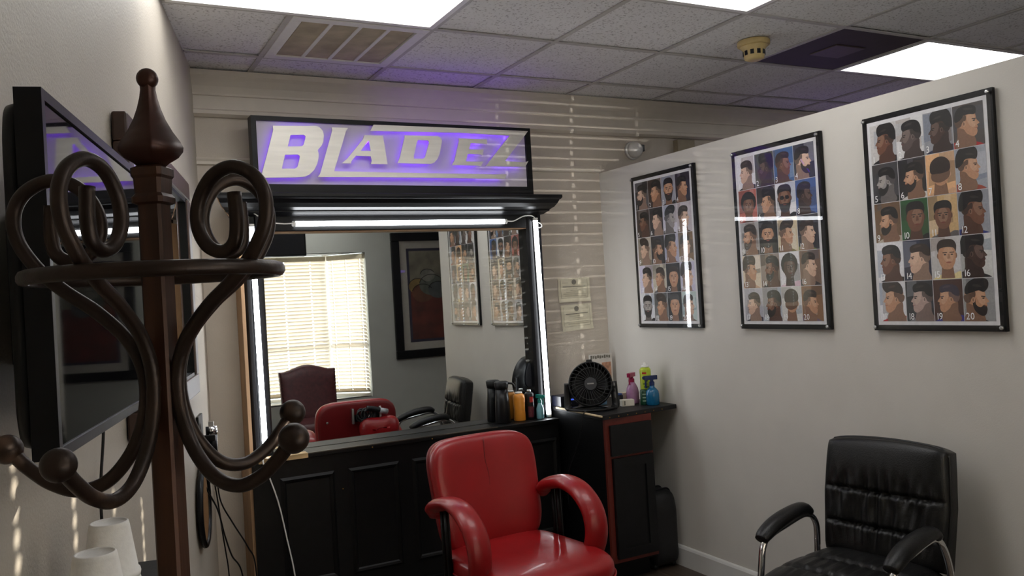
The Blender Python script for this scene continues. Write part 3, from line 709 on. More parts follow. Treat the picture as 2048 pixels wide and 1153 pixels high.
spray_head(t, .089, mat('teal_plastic', s2l(30, 128, 118), .35), math.radians(10), .85)
t = thing('dark_wedge', 'dark cloth by the mirror frame post', 'wedge', (2.275, 4.19, 1.07))  # thin dark slab narrowing upward beside the frame post
V, F = padg(.042, .004, .07, .6, .9, 8, 24, lambda p: Vector((p.x*(1-.55*(p.z+.07)/.14)+.02, p.y, p.z)))
mesh('wedge', V, F, mat('navy_matte', (.012, .014, .022), .7, bump=.2), t, True)
tube('hook', [(.03, .005, .062), (.03, -.01, .062)], .004, M_steel, t, sides=6)

# ------------------------------------------------------------------ certificates, wall sensor, box
def certificate(x, z, w, h, rot, label):
    t = thing('certificate', label, 'certificate', (x, YB-.004, z), group='certificates on the back wall'); t.rotation_euler = (0, rot, 0)
    V = []; F = []; nx, nz = 10, 8
    for i in range(nx+1):
        for j in range(nz+1):
            s, q = i/nx-.5, j/nz-.5; V.append((s*w, -.0015-.007*max(0, -q-.25)**1.2*4-.004*(abs(s)*2)**6, q*h))
    for i in range(nx):
        for j in range(nz): F.append([i*(nz+1)+j, (i+1)*(nz+1)+j, (i+1)*(nz+1)+j+1, i*(nz+1)+j+1])
    V += [(a, b+.0007, c) for a, b, c in V]; n = (nx+1)*(nz+1); F += [[i+n for i in f][::-1] for f in F]
    mesh('sheet', V, F, M_paper, t)
    def mark(x0, x1, z0, z1, m=M_ink): box('print_line', x0, x1, -.0062, -.0056, z0, z1, m, t)
    lt = mat('pale_ink', s2l(168, 162, 142), .8)
    V, F = latheg([(.006, 0), (.0155, 0), (.0155, .0006), (.006, .0006)], 16); mesh('seal', [(a, -.0056-c, b+h*.33) for a, b, c in V], F, M_ink, t)
    mark(-w*.36, w*.36, h*.13, h*.155)
    for k, (a, b) in enumerate(((-.25, .1), (-.12, .22), (-.25, .05), (-.35, .38), (-.3, .36))): mark(w*a, w*b, h*(.05-.075*k), h*(.065-.075*k), lt)
    for s in (-1, 1):
        box('border_line', s*w*.42-.0008, s*w*.42+.0008, -.0062, -.0056, -h*.33, h*.42, lt, t); mark(s*w*.28-.02, s*w*.28+.02, h*.3, h*.31, lt)
    mark(-w*.42, w*.42, -h*.335, -h*.325, lt)
    return t
certificate(2.674, 1.54, .222, .143, .0, 'upper of two cream certificates pinned by the mirror frame')
certificate(2.683, 1.376, .216, .155, -.03, 'lower of two cream certificates, its bottom edge curling off the wall')
t = thing('wall_sensor', 'white round sensor on the back wall above the partition', 'sensor', (3.164, YB, 2.39))
R90 = Matrix.Rotation(PI/2, 4, 'X')
lathe('dome', [(0, .075), (.02, .073), (.038, .062), (.048, .045), (.05, .02), (0, .02)], M_white, t, mtx=R90)
lathe('mount', [(0, .02), (.056, .02), (.058, .0), (0, 0)], M_white, t, mtx=R90)
MB().box(.03, .056, -.06, -.03, -.012, .03).build('lens_window', M_blackpl, t, bevel=.004)
tag(box('wall_box', 3.49, 3.63, YB-.05, YB-.001, 2.36, 2.465, mat('tan_box', s2l(150, 138, 116), .6), bevel=.003), 'beige box on the back wall partly hidden by the partition', 'junction box')

# ------------------------------------------------------------------ posters
def clip(poly, x0, x1, y0, y1):
    for ax, lim, sg_ in ((0, x0, 1), (0, x1, -1), (1, y0, 1), (1, y1, -1)):
        out = []
        for i in range(len(poly)):
            a, b = poly[i-1], poly[i]; ia, ib = (a[ax]-lim)*sg_ >= 0, (b[ax]-lim)*sg_ >= 0
            if ia != ib:
                t_ = (lim-a[ax])/(b[ax]-a[ax]); out.append((a[0]+(b[0]-a[0])*t_, a[1]+(b[1]-a[1])*t_))
            if ib: out.append(b)
        poly = out
        if len(poly) < 3: return []
    return poly
def sm(P, n=4): return [(p.x, p.y) for p in cat_rom([(a, b, 0) for a, b in P], n, True)]
def ell(cx, cy, a, b, n=16): return [(cx+a*math.cos(2*PI*k/n), cy+b*math.sin(2*PI*k/n)) for k in range(n)]
PF = [(-.26, .30), (-.31, .14), (-.32, .05), (-.42, -.09), (-.34, -.13), (-.36, -.2), (-.33, -.26), (-.34, -.33), (-.30, -.44), (-.18, -.48), (.02, -.36), (.13, -.2), (.33, -.1), (.39, .1), (.36, .3), (.1, .46), (-.15, .42)]
NK = [(-.14, -.36), (.32, -.1), (.36, -.45), (.46, -.75), (.0, -1.0), (-.28, -.75)]
HR = [(-.27, .22), (-.33, .36), (-.26, .5), (.02, .57), (.3, .5), (.42, .3), (.42, .08), (.3, .08), (.17, .16), (.1, .24), (-.08, .25)]
FD = [(.05, .25), (.2, .18), (.42, .12), (.42, -.02), (.34, -.12), (.22, -.1), (.16, .02), (.06, .05), (.02, .15)]
BD = [(-.33, -.24), (-.35, -.36), (-.28, -.52), (-.12, -.53), (.06, -.38), (.13, -.16), (.1, .02), (.04, .0), (.02, -.18), (-.12, -.27), (-.24, -.2)]
SH = [(-.75, -1.3), (-.6, -.85), (-.2, -.66), (.1, -.72), (.44, -.58), (.75, -.75), (.9, -1.3)]
def mixc(a, b, t): return tuple(a[i]*(1-t)+b[i]*t for i in range(3))
def head(kind, skin, hair, shirt, beard, style, x, y, s):
    """layers of (polygon, colour) for a generic portrait"""
    L = []; dk = mixc(skin, (20, 10, 8), .35); lt = mixc(skin, (255, 235, 215), .18); fd = mixc(skin, hair, .55)
    if kind in 'LR':
        f = 1 if kind == 'L' else -1; tr = lambda P: [(x+f*px_*s, y+py_*s) for px_, py_ in P]
        L.append((tr(sm(SH)), shirt)); L.append((tr(sm(NK)), dk)); L.append((tr(sm(PF)), skin))
        L.append((tr(sm([(-.22, .3), (-.28, .05), (-.3, -.1), (-.2, -.2), (-.05, -.05), (.0, .2)])), lt)); L.append((tr(sm(FD)), fd))
        if beard: L.append((tr(sm(BD)), mixc(hair, skin, .12)))
        hp_ = HR
        if style == 'big': hp_ = [(px_*1.12+(.03), .2+(py_-.2)*1.45) for px_, py_ in HR]
        if style == 'quiff': hp_ = [(-.27, .22), (-.42, .4), (-.38, .62), (-.05, .68), (.25, .55), (.38, .35), (.36, .16), (.17, .2), (-.08, .27)]
        if style == 'low': hp_ = [(px_, .2+(py_-.2)*.86) for px_, py_ in HR]
        L.append((tr(sm(hp_)), hair)); L.append((tr(sm([(-.2, .38), (-.1, .46), (.1, .47), (.05, .4)], 3)), mixc(hair, (150, 130, 120), .22)))
        L.append((tr(ell(.1, -.03, .055, .09, 10)), lt)); L.append((tr(ell(.11, -.03, .03, .06, 8)), dk))
        L.append((tr([(-.31, .08), (-.18, .1), (-.16, .07), (-.29, .05)]), mixc(hair, skin, .2))); L.append((tr(ell(-.24, .02, .045, .02, 8)), (28, 18, 16)))
        L.append((tr([(-.35, -.215), (-.22, -.22), (-.34, -.245)]), mixc(skin, (110, 30, 30), .5)))
        L.append((tr(sm([(-.4, -.09), (-.3, -.02), (-.28, -.12), (-.34, -.13)], 3)), mixc(skin, lt, .5)))
    elif kind == 'B':
        tr = lambda P: [(x+px_*s, y+py_*s) for px_, py_ in P]
        L += [(tr(sm(SH)), shirt), (tr([(-.2, -.2), (.2, -.2), (.3, -.85), (-.3, -.85)]), dk), (tr(ell(.02, .0, .34, .46)), skin), (tr(ell(.36, -.08, .05, .1, 10)), lt),
              (tr(sm([(-.33, .0), (-.3, -.25), (0, -.34), (.32, -.2), (.36, .05), (0, .2)])), fd), (tr(sm([(-.36, .02), (-.36, .35), (-.15, .54), (.15, .55), (.37, .36), (.37, .06), (.1, -.02), (-.1, -.02)])), hair)]
    else:
        tr = lambda P: [(x+px_*s, y+py_*s) for px_, py_ in P]; o = {'F': 0, 'r': .06, 'l': -.06}[kind]
        L += [(tr(sm(SH)), shirt), (tr([(-.19, -.25), (.19, -.25), (.26, -.8), (-.26, -.8)]), dk)]
        L += [(tr(ell(-.33, -.02, .05, .1, 10)), dk), (tr(ell(.33, -.02, .05, .1, 10)), dk)]
        if style == 'big': L.append((tr(ell(0, .14, .48, .5)), hair))
        L += [(tr(sm([(-.3, .3), (-.33, 0), (-.29, -.26), (-.14, -.47), (.14, -.47), (.29, -.26), (.33, 0), (.3, .3), (0, .46)])), skin), (tr(ell(o, .02, .2, .3)), lt)]
        if beard: L.append((tr(sm([(-.32, -.05), (-.29, -.3), (-.15, -.54), (.15, -.54), (.29, -.3), (.32, -.05), (.22, -.2), (0, -.19), (-.22, -.2)])), mixc(hair, skin, .1)))
        L.append((tr(sm([(-.33, .1), (-.36, .36), (-.2, .54), (.2, .54), (.36, .36), (.33, .1), (.26, .24), (0, .28), (-.26, .24)])), hair))
        for e in (-.13, .13):
            L.append((tr([(e+o-.09, .11), (e+o+.09, .11), (e+o+.08, .075), (e+o-.08, .075)]), mixc(hair, skin, .2)))
            if style == 'shades': L.append((tr(ell(e+o, .02, .12, .075, 10)), (12, 12, 14)))
            else: L.append((tr(ell(e+o, .02, .05, .024, 8)), (26, 18, 16)))
        L += [(tr([(o-.02, .05), (o+.05, .03), (o+.07, -.12), (o-.05, -.13)]), mixc(skin, dk, .4)), (tr(ell(o, -.25, .1, .028, 10)), mixc(skin, (110, 30, 30), .5))]
    return L
G_ = (206, 204, 206); WH = (226, 224, 228); DK = (30, 28, 30); BR = (86, 62, 46); TAN = (186, 138, 106); BRN = (112, 72, 52); DRK = (66, 44, 36); PAL = (206, 170, 146); GRY = (150, 144, 142); HB = (20, 17, 17); HBR = (44, 32, 26)
POSTERS = {
'R': [((200, 196, 194), 'L', BRN, HB, (20, 20, 24), 0, 'big'), ((218, 216, 216), 'L', (88, 74, 70), HB, (24, 24, 26), 0, ''), ((150, 150, 156), 'L', DRK, HB, (36, 42, 66), 0, 'big'), ((70, 64, 62), 'R', TAN, HB, (168, 24, 28), 0, ''),
      ((64, 64, 66), 'L', GRY, HB, (14, 14, 14), 1, ''), (DK, 'L', TAN, HB, (214, 210, 206), 1, ''), ((228, 178, 130), 'B', TAN, HBR, (206, 160, 124), 0, ''), ((156, 160, 170), 'R', TAN, HB, (150, 60, 40), 0, 'big'),
      ((112, 84, 58), 'L', TAN, HB, (190, 176, 160), 1, ''), ((38, 86, 44), 'r', BRN, HB, (16, 16, 18), 0, 'low'), ((198, 164, 116), 'F', BRN, HB, (90, 86, 84), 0, ''), ((150, 152, 160), 'R', BRN, HB, (34, 48, 120), 0, 'big'),
      (WH, 'L', BRN, HB, (20, 20, 20), 0, ''), ((34, 38, 58), 'L', PAL, HBR, (30, 22, 30), 0, 'low'), ((190, 186, 184), 'r', TAN, HBR, (222, 206, 150), 0, ''), ((204, 204, 200), 'R', DRK, HB, (40, 40, 40), 0, 'big'),
      (WH, 'L', TAN, HBR, (176, 28, 32), 0, 'quiff'), ((42, 44, 48), 'L', (176, 150, 140), HB, (120, 120, 124), 0, ''), ((70, 44, 36), 'L', TAN, (54, 48, 62), (58, 52, 130), 0, 'low'), ((150, 150, 150), 'R', TAN, HB, (16, 16, 16), 1, 'quiff')],
'M': [(WH, 'L', PAL, HBR, (40, 40, 44), 0, ''), ((78, 82, 66), 'L', DRK, HB, (40, 40, 40), 0, 'big'), ((62, 98, 140), 'R', BRN, HBR, (90, 70, 60), 0, 'low'), ((44, 46, 58), 'R', PAL, HB, (20, 22, 30), 1, ''),
      ((186, 104, 92), 'F', BRN, HB, (120, 40, 40), 0, 'big'), ((60, 50, 46), 'L', TAN, HB, (150, 150, 150), 0, 'big'), (WH, 'F', BRN, HB, (16, 16, 18), 1, 'shades'), ((62, 92, 150), 'R', DRK, HB, (40, 50, 90), 0, ''),
      ((170, 166, 166), 'L', TAN, HBR, (30, 30, 34), 1, ''), ((14, 14, 16), 'F', TAN, HB, (12, 12, 13), 1, ''), ((206, 190, 160), 'R', TAN, HBR, (120, 110, 60), 0, 'quiff'), ((36, 36, 44), 'R', PAL, HBR, (110, 120, 60), 0, ''),
      ((214, 198, 176), 'R', TAN, HBR, (196, 160, 130), 0, 'big'), ((128, 110, 96), 'L', BRN, HB, (40, 38, 40), 1, ''), (WH, 'r', DRK, HB, (214, 186, 200), 0, 'big'), ((118, 92, 76), 'R', PAL, HBR, (50, 44, 46), 0, ''),
      ((170, 168, 176), 'L', PAL, HBR, (36, 40, 60), 0, 'shades'), ((176, 182, 190), 'L', BRN, HB, (40, 44, 60), 1, ''), ((206, 204, 200), 'B', TAN, HBR, (210, 208, 206), 0, ''), ((132, 96, 66), 'R', TAN, HBR, (110, 90, 110), 0, '')],
'L': [(DK, 'L', PAL, HB, (40, 34, 30), 1, ''), ((58, 42, 34), 'L', TAN, HB, (24, 22, 22), 0, ''), ((160, 160, 170), 'F', TAN, HB, (40, 36, 36), 1, ''), ((44, 36, 46), 'R', TAN, HB, (60, 50, 46), 0, ''),
      ((58, 44, 36), 'L', BRN, HB, (30, 24, 22), 0, ''), ((46, 44, 46), 'L', PAL, HB, (60, 56, 56), 0, ''), ((206, 202, 214), 'R', GRY, (34, 34, 38), (24, 24, 28), 0, 'quiff'), ((190, 180, 186), 'R', PAL, HBR, (60, 50, 44), 0, ''),
      ((176, 164, 146), 'L', PAL, HBR, (120, 110, 90), 0, 'quiff'), ((34, 28, 28), 'R', TAN, HB, (30, 24, 22), 1, ''), ((178, 176, 196), 'R', TAN, HB, (80, 60, 60), 0, 'big'), ((128, 100, 70), 'R', PAL, HBR, (210, 206, 204), 0, ''),
      ((204, 198, 218), 'L', PAL, HB, (220, 216, 220), 0, ''), ((196, 188, 170), 'L', TAN, HBR, (40, 40, 48), 0, ''), ((24, 22, 24), 'F', TAN, HBR, (18, 18, 20), 0, ''), ((196, 190, 210), 'R', PAL, HBR, (150, 140, 170), 0, 'big'),
      ((218, 218, 222), 'F', GRY, (20, 20, 20), (24, 24, 26), 1, ''), ((110, 112, 112), 'L', TAN, HBR, (196, 190, 190), 0, 'quiff'), ((16, 15, 18), 'F', TAN, (60, 56, 56), (16, 16, 18), 0, ''), ((186, 200, 196), 'R', PAL, HBR, (90, 70, 60), 0, '')]}
def photo(t, spec, x0, z0, w, h, num, rg):
    """one printed portrait: layered flat print in the poster's local y-z plane, seen from -x"""
    bgc, kind, skin, hair, shirt, beard, style = spec; V = []; F = []; Cc = []; lay = 0
    def put(poly, col, d):
        poly = clip(poly, 0, w, 0, h)
        if len(poly) < 3: return
        n = len(V); V.extend([(-.0007-.00004*d, -(x0+a), z0+b) for a, b in poly]); F.append(list(range(n, n+len(poly)))[::-1]); Cc.append(col)
    put([(0, 0), (w, 0), (w, h), (0, h)], bgc, 0)
    for k in range(4):
        a, b = rg.random()*w, h*(.3+.7*rg.random()); c2 = mixc(bgc, (DK, WH, BR, (60, 80, 110))[rg.randrange(4)], .16+.2*rg.random()); q = .1+.25*rg.random()
        put([(a-q*w, b-q*h), (a+q*w, b-q*h*.8), (a+q*w*.9, b+q*h), (a-q*w*.9, b+q*h*1.1)], c2, 1+k)
    s = w*(.86+.12*rg.random()); dx = {'L': .04, 'R': -.04}.get(kind, 0)
    for k, (poly, col) in enumerate(head(kind, skin, hair, shirt, beard, style, w*(.5+dx+rg.uniform(-.05, .05)), h*(.54+rg.uniform(-.03, .03)), s)): put(poly, col, 6+k)
    gv, gf, gw = glyphs(str(num)); n = len(V); sc = h*.165
    V.extend([(-.0007-.00004*40, -(x0+w*.05+a*sc*.9), z0+h*.04+b*sc) for a, b in gv]); F.extend([[i+n for i in f] for f in gf]); Cc.extend([(250, 250, 250)]*len(gf))
    me = bpy.data.meshes.new('photo'); me.from_pydata(V, [], F); me.update()
    ca = me.color_attributes.new('Col', 'FLOAT_COLOR', 'CORNER')
    for p, col in zip(me.polygons, Cc):
        l = (*s2l(*col), 1)
        for li in p.loop_indices: ca.data[li].color = l
    o = link_obj('photo', me, M_print, t)
    return o
def poster(key, yc, label):
    """board hangs on the partition; local +y runs toward the back wall, so columns read toward -y"""
    t = thing('haircut_poster', label, 'poster', (XW, yc, 1.303), group='haircut posters on the partition')
    w, h = .545, .858; rg = random.Random(key)
    box('backing_board', -.020, -.004, -w/2, w/2, 0, h, M_black, t)
    sheet = MB().box(-.0206, -.0200, -w/2+.022, w/2-.022, .022, h-.022).build('paper_sheet', mat('poster_paper', s2l(224, 222, 224), .5), t)
    gx, gz = .034, .036; cw, ch = (w-2*gx)/4, (h-2*gz)/5
    holder = sheet
    for r_ in range(5):
        for c_ in range(4):
            o = photo(holder, POSTERS[key][r_*4+c_], -w/2+gx+c_*cw+.0012, h-gz-(r_+1)*ch+.0012, cw-.0024, ch-.0024, r_*4+c_+1, rg); o.location = (-.0206, 0, 0)
    mesh('acrylic_cover', *boxg(-.0275, -.0245, -w/2+.004, w/2-.004, .004, h-.004), M_acryl, t)
    for sy in (-1, 1):
        for zz in (.014, h-.014):
            V, F = latheg([(0, 0), (.007, 0), (.007, .006), (.005, .0085), (0, .009)], 12)
            mesh('corner_screw', [(-.0245-.003-c, sy*(w/2-.012)+a, zz+b) for a, b, c in V], F, M_steel, t)
    for sy in (-1, 1):
        for zz in (.05, h-.05): box('standoff', -.0045, 0, sy*(w/2-.05)-.01, sy*(w/2-.05)+.01, zz-.01, zz+.01, M_blackpl, t)
    return t
poster('L', 3.663, 'haircut chart poster nearest the mirror, with a tall upright glare')
poster('M', 2.835, 'middle haircut chart poster, a bright level glare across it')
poster('R', 2.07, 'largest haircut chart poster, at the right end of the partition')

# ------------------------------------------------------------------ red salon chair
rc = thing('salon_chair', 'red vinyl salon chair with looping padded arms in front of the station', 'chair', (1.565, 2.985, 0), math.radians(4))
def bfn(p):
    tz = (p.z+.235)/.47
    x = p.x*(.93+.09*tz); y = p.y*(1.0 if p.y > 0 else 1)+.07*tz*1.0-.03*(p.x/.25)**2*(1 if p.y < 0 else .6)+.0
    y += -.014*math.exp(-((tz-.25)/.3)**2)
    return Vector((x, y+.27, p.z+.70))
V, F = padg(.252, .05, .238, .55, .42, 20, 64, bfn); o = mesh('backrest', V, F, M_red, rc, True); weld(o, .0005)
P = [bfn(Vector((.004*math.sin(k), -.0492+.006*(k/8)**4, .03+.2*k/8*.98))) for k in range(9)]
tube('stitch_line', P, .0016, mat('dark_red_thread', s2l(96, 14, 16), .5), rc, sides=5)
V, F = padg(.247, .012, .23, .35, .38, 10, 64, lambda p: bfn(p)+Vector((0, .047, 0))); o = mesh('back_panel', V, F, mat('red_vinyl_back', s2l(112, 16, 18), .45, var=.08, scale=9, bump=.1, bscale=160), rc, True); weld(o, .0005)
for sx, sz in ((-.19, .12), (-.19, -.09), (.19, -.09), (.19, .12)):
    c = bfn(Vector((sx, .012, sz)))+Vector((0, .05, 0)); sphere('screw', c, .0075, M_steel, rc, seg=10, ring=6)
def sfn(p):
    # padg thickness is y -> turn to z ; outline x,z -> x,y
    x, th, y = p.x, p.y, p.z
    z = th+.455-.018*math.exp(-((x/.16)**2+((y-.02)/.14)**2))*(1 if th > 0 else 0)-.02*max(0, -y/.28)**3
    return Vector((x*(1-.06*(y/.28)), y+.0, z))
V, F = padg(.268, .062, .30, .45, .42, 20, 72, sfn); o = mesh('seat', V, F, M_red, rc, True); weld(o, .0005)
for s in (-1, 1):
    P = cat_rom([(s*.262, .25, .645), (s*.266, .222, .69), (s*.268, .15, .715), (s*.27, .07, .725), (s*.272, -.02, .705), (s*.272, -.095, .645), (s*.271, -.12, .565), (s*.268, -.1, .485), (s*.262, -.06, .44), (s*.255, .0, .43)], 7)
    n = len(P); R_ = [.046*min(1, .55+.45*min(1, k/5))*(1 if k < n-9 else 1-.03*(k-n+9)) for k in range(n)]
    tube('armrest', P, R_, M_red, rc, sides=20, flat=(.6, 1.12))
    tube('arm_post', [(s*.27, .14, .69), (s*.27, .13, .40)], .011, M_black, rc, sides=10); tube('arm_post', [(s*.27, .18, .68), (s*.27, .17, .40)], .009, M_black, rc, sides=10)
    tube('seat_bracket', [(s*.27, .19, .40), (s*.27, -.08, .40), (s*.2, -.1, .395)], .012, M_black, rc, sides=8)
pip = [sfn(Vector((.271*spow(math.cos(2*PI*k/72), .42), -.012, .303*spow(math.sin(2*PI*k/72), .42)))) for k in range(72)]
tube('seat_piping', pip, .0045, M_red, rc, closed=True, sides=6)
for s in (-1, 1): tube('back_bracket', cat_rom([(s*.12, .12, .39), (s*.12, .27, .40), (s*.12, .335, .50), (s*.12, .36, .62)], 6), .014, M_black, rc, sides=8)
lathe('hydraulic_column', [(0, .04), (.06, .04), (.055, .12), (.034, .14), (.034, .39), (0, .39)], M_chrome, rc)
lathe('round_base', [(0, 0), (.30, 0), (.305, .012), (.29, .03), (.1, .045), (0, .047)], M_chrome, rc, seg=40)
tube('footrest', cat_rom([(-.19, -.18, .36), (-.2, -.32, .3), (-.19, -.42, .2), (0, -.44, .19), (.19, -.42, .2), (.2, -.32, .3), (.19, -.18, .36)], 8), .013, M_chrome, rc, sides=10)
# headrest clipped behind the back
br = MB(); hb = bfn(Vector((.09, .05, .12)))
MB().box(-.045, .13, hb.y+.01, hb.y+.016, .81, .89).build('headrest_bracket', M_black, rc)
for xa in (-.045, .125): MB().box(xa, xa+.014, hb.y+.012, hb.y+.04, .80, .893).build('headrest_bracket', M_steel, rc, bevel=.002)
V, F = padg(.125, .045, .075, .8, .72, 16, 44, lambda p: Vector((p.x+.115, p.y+hb.y+.062, p.z+.765-.012*math.exp(-(p.x/.05)**2)*(1 if p.z > 0 else -.5)+p.x*.02))); o = mesh('headrest', V, F, M_red, rc, True); weld(o, .0003)
MB().tube([(.06, hb.y+.05, .81), (.06, hb.y+.02, .84)], .01, sides=8).build('headrest_rod', M_steel, rc)
# clipper and its bundled cord on the bracket (a thing of its own)
cl = thing('hair_clipper', 'hair clipper with bundled black cord on the red chair back', 'clipper', rc.location, rc.rotation_euler.z)
P = []
for k in range(150):
    a = k*.42; P.append((.035+.033*math.cos(a)+.025*math.sin(a*.09), hb.y+.056+.008*math.sin(a*1.7)+.006*math.cos(k*.3), .852+.034*math.sin(a)+.006*math.cos(a*.2)))
tube('cord_bundle', P, .0045, mat('rubber_cord', (.012, .012, .013), .45), cl, sides=6)
tube('clipper_body', cat_rom([(.04, hb.y+.075, .892), (.08, hb.y+.07, .884), (.125, hb.y+.065, .871)], 6), [.017]*13, M_blackpl, cl, sides=12)
tube('clipper_head', [(.12, hb.y+.066, .872), (.17, hb.y+.058, .857)], .0175, mat('grey_metal', s2l(170, 170, 172), .35, .4), cl, sides=12)

# ------------------------------------------------------------------ black office chair
oc = thing('office_chair', 'black leather visitor chair with chrome arms against the partition', 'chair', (2.43, 2.15, 0), math.radians(-81))
seams = (.10, -.48)
def b_out(s, t):
    zz = t; half = .247-.010*abs(t)
    x = half*s*(1-.0*abs(t)); z = .675+.226*t
    top = max(0, t-.6)/.4; z -= .016*top*(s*s)+.012*top*abs(s)**8
    return x, z
def b_thk(s, t):
    e = max(0, 1-abs(s)**8)**.5*max(0, 1-abs(t)**14)**.5
    f = .03+.035*e
    for sm_ in seams:
        dz = abs(t-sm_); f -= .02*math.exp(-(dz/.035)**2)*(1-abs(s)**6)
        amp = .0075*math.exp(-(dz/.26)**2)*(1-abs(s)**3)
        f += amp*(math.sin(s*(24+10*t)+2*math.sin(s*7))+.6*math.sin(s*(41-14*t)+1.3))
    f += .0045*math.exp(-((t+.18)/.2)**2)*(1-s*s)*(math.sin(s*19+6*t*s+1.5*math.sin(5*s))+.5*math.sin(s*33-9*t))
    f += .012*math.cos(s*1.4)*math.exp(-((t-.5)/.35)**2)
    return f, .03+.018*e
def recl(v, a=math.radians(-9)):
    # recline about seat back
    y, z = v.y, v.z-.46; return Vector((v.x, y*math.cos(a)-z*math.sin(a)+.265, y*math.sin(a)+z*math.cos(a)+.46))
V, F = slabgrid(0, 0, 0, 80, 72, b_out, b_thk, recl); mesh('backrest', V, F, M_blkleather, oc, True)
P = [recl(Vector((b_out(s, t)[0]*1.004, -.026, b_out(s, t)[1]))) for s, t in [(-1, k/10) for k in range(-9, 10)]+[(k/10, 1) for k in range(-9, 10)]+[(1, -k/10) for k in range(-9, 10)]]
tube('back_piping', P, .005, M_blkleather, oc, sides=6)
def s_out(s, t): return .238*s*(1-.04*t*t), .27*t
def s_thk(s, t):
    e = max(0, 1-abs(s)**6)**.5*max(0, 1-abs(t)**8)**.5; f = .02+.055*e
    amp = .003*(1-s*s)
    for sm_ in (.25, -.3):
        f -= .012*math.exp(-((t-sm_)/.05)**2)*(1-abs(s)**6); f += amp*math.exp(-((t-sm_)/.3)**2)*(math.sin(s*33+4*t)+.5*math.sin(s*60))
    return f, .045
V, F = slabgrid(0, 0, 0, 64, 56, s_out, s_thk, lambda v: Vector((v.x, v.z-.015, -v.y+.41-.03*max(0, -v.z/.27)**2)))
mesh('seat', V, F, M_blkleather, oc, True)
for s in (-1, 1):
    P = cat_rom([(s*.262, .195, .30), (s*.263, .215, .45), (s*.252, .195, .56), (s*.252, .13, .604), (s*.252, .0, .588), (s*.252, -.10, .568), (s*.252, -.14, .54), (s*.252, -.16, .46), (s*.263, -.185, .2), (s*.262, -.195, .04), (s*.26, -.17, .016), (s*.258, .0, .014), (s*.258, .215, .014)], 7)
    tube('chrome_frame', P, .0125, M_chrome, oc, sides=12)
    P = cat_rom([(s*.252, .15, .612), (s*.252, .11, .630), (s*.252, .02, .624), (s*.252, -.065, .606), (s*.252, -.125, .582), (s*.252, -.152, .565)], 6)
    n = len(P); tube('arm_pad', P, [.036*math.sin(PI*(.13+.74*k/(n-1)))**.35 for k in range(n)], M_blkleather, oc, sides=14, flat=(.75, 1.0))
    tube('seat_strut', [(s*.262, .215, .30), (s*.2, .2, .365)], .0115, M_chrome, oc, sides=10); tube('seat_strut', [(s*.263, -.214, .33), (s*.2, -.2, .36)], .0115, M_chrome, oc, sides=10)
tube('cross_bar', [(-.258, .215, .014), (.258, .215, .014)], .0125, M_chrome, oc, sides=10)

# ------------------------------------------------------------------ suitcase by the cabinet
sc_ = thing('suitcase', 'black soft suitcase tucked under the counter end by the partition', 'suitcase', (2.80, 3.86, 0))
V, F = padg(.087, .19, .205, .3, .3, 16, 44, lambda p: Vector((p.x+.003*math.sin(p.z*30), p.y, p.z+.215))); o = mesh('shell', V, F, mat('black_nylon', (.008, .008, .009), .5, bump=.3, bscale=300), sc_, True); weld(o, .0003)
tube('zip_band', [(.089*spow(math.cos(2*PI*k/40), .3), -.12, .215+.207*spow(math.sin(2*PI*k/40), .3)) for k in range(40)], .005, M_blackpl, sc_, closed=True, sides=6)
tube('zip_band', [(.089*spow(math.cos(2*PI*k/40), .3), -.05, .215+.207*spow(math.sin(2*PI*k/40), .3)) for k in range(40)], .004, M_blackpl, sc_, closed=True, sides=6)
tube('carry_handle', cat_rom([(-.05, -.02, .418), (-.04, -.02, .44), (.04, -.02, .44), (.05, -.02, .418)], 5), .008, M_blackpl, sc_, sides=8)
for s in (-1, 1):
    for yy in (-.14, .14): sphere('wheel', (s*.06, yy, .018), .018, M_blackpl, sc_, seg=10, ring=6)

# ------------------------------------------------------------------ left wall things
def on_wall(name, label, cat, along, z, off=0):
    p = LW0-LD*along+LN*off; return thing(name, label, cat, (p.x, p.y, z), -ANG)
# local x = out of the wall, local y = toward the back wall
tv = on_wall('television', 'black flat television on the left wall behind the coat rack', 'television', 3.21, 1.367)
TW, TH, TX = .715, .44, .15
bz = .013; mb = MB(); mb.box(TX-.03, TX, 0, TW, 0, bz).box(TX-.03, TX, 0, TW, TH-bz, TH).box(TX-.03, TX, 0, bz, bz, TH-bz).box(TX-.03, TX, TW-bz, TW, bz, TH-bz); mb.build('bezel', M_blackgl, tv)
box('screen', TX-.02, TX-.003, .012, TW-.012, .012, TH-.012, M_screen, tv)
V, F = padg(TW/2-.004, .032, TH/2-.004, .5, .14, 12, 60, lambda p: Vector((TX-.03-max(0, p.y), p.x+TW/2, p.z+TH/2))); o = mesh('rear_shell', V, F, M_blackpl, tv, True); weld(o, .0003)
box('wall_mount', .0, TX-.06, TW/2, TW/2+.2, .1, .33, M_black, tv)
tube('power_cable', cat_rom([(.05, TW-.1, .05), (.02, .85, -.05), (.012, .83, -.2), (.012, .83, -.36)], 6), .0035, M_blackpl, tv, sides=6)
fm = on_wall('framed_mirror', 'wide brown framed mirror on the left wall behind the television', 'mirror', 2.02, 1.215)
FW_, FH_, b = 1.28, .835, .075
for a in ((0, FW_, 0, b), (0, FW_, FH_-b, FH_), (0, b, b, FH_-b), (FW_-b, FW_, b, FH_-b)): box('frame_rail', .003, .04, *a, M_brownfr, fm, bevel=.006)
for a in ((b, FW_-b, b, b+.012), (b, FW_-b, FH_-b-.012, FH_-b), (b, b+.012, b+.012, FH_-b-.012), (FW_-b-.012, FW_-b, b+.012, FH_-b-.012)): box('inner_lip', .004, .032, *a, M_black, fm)
box('mirror_glass', .004, .018, b+.01, FW_-b-.01, b+.01, FH_-b-.01, M_mirror, fm)
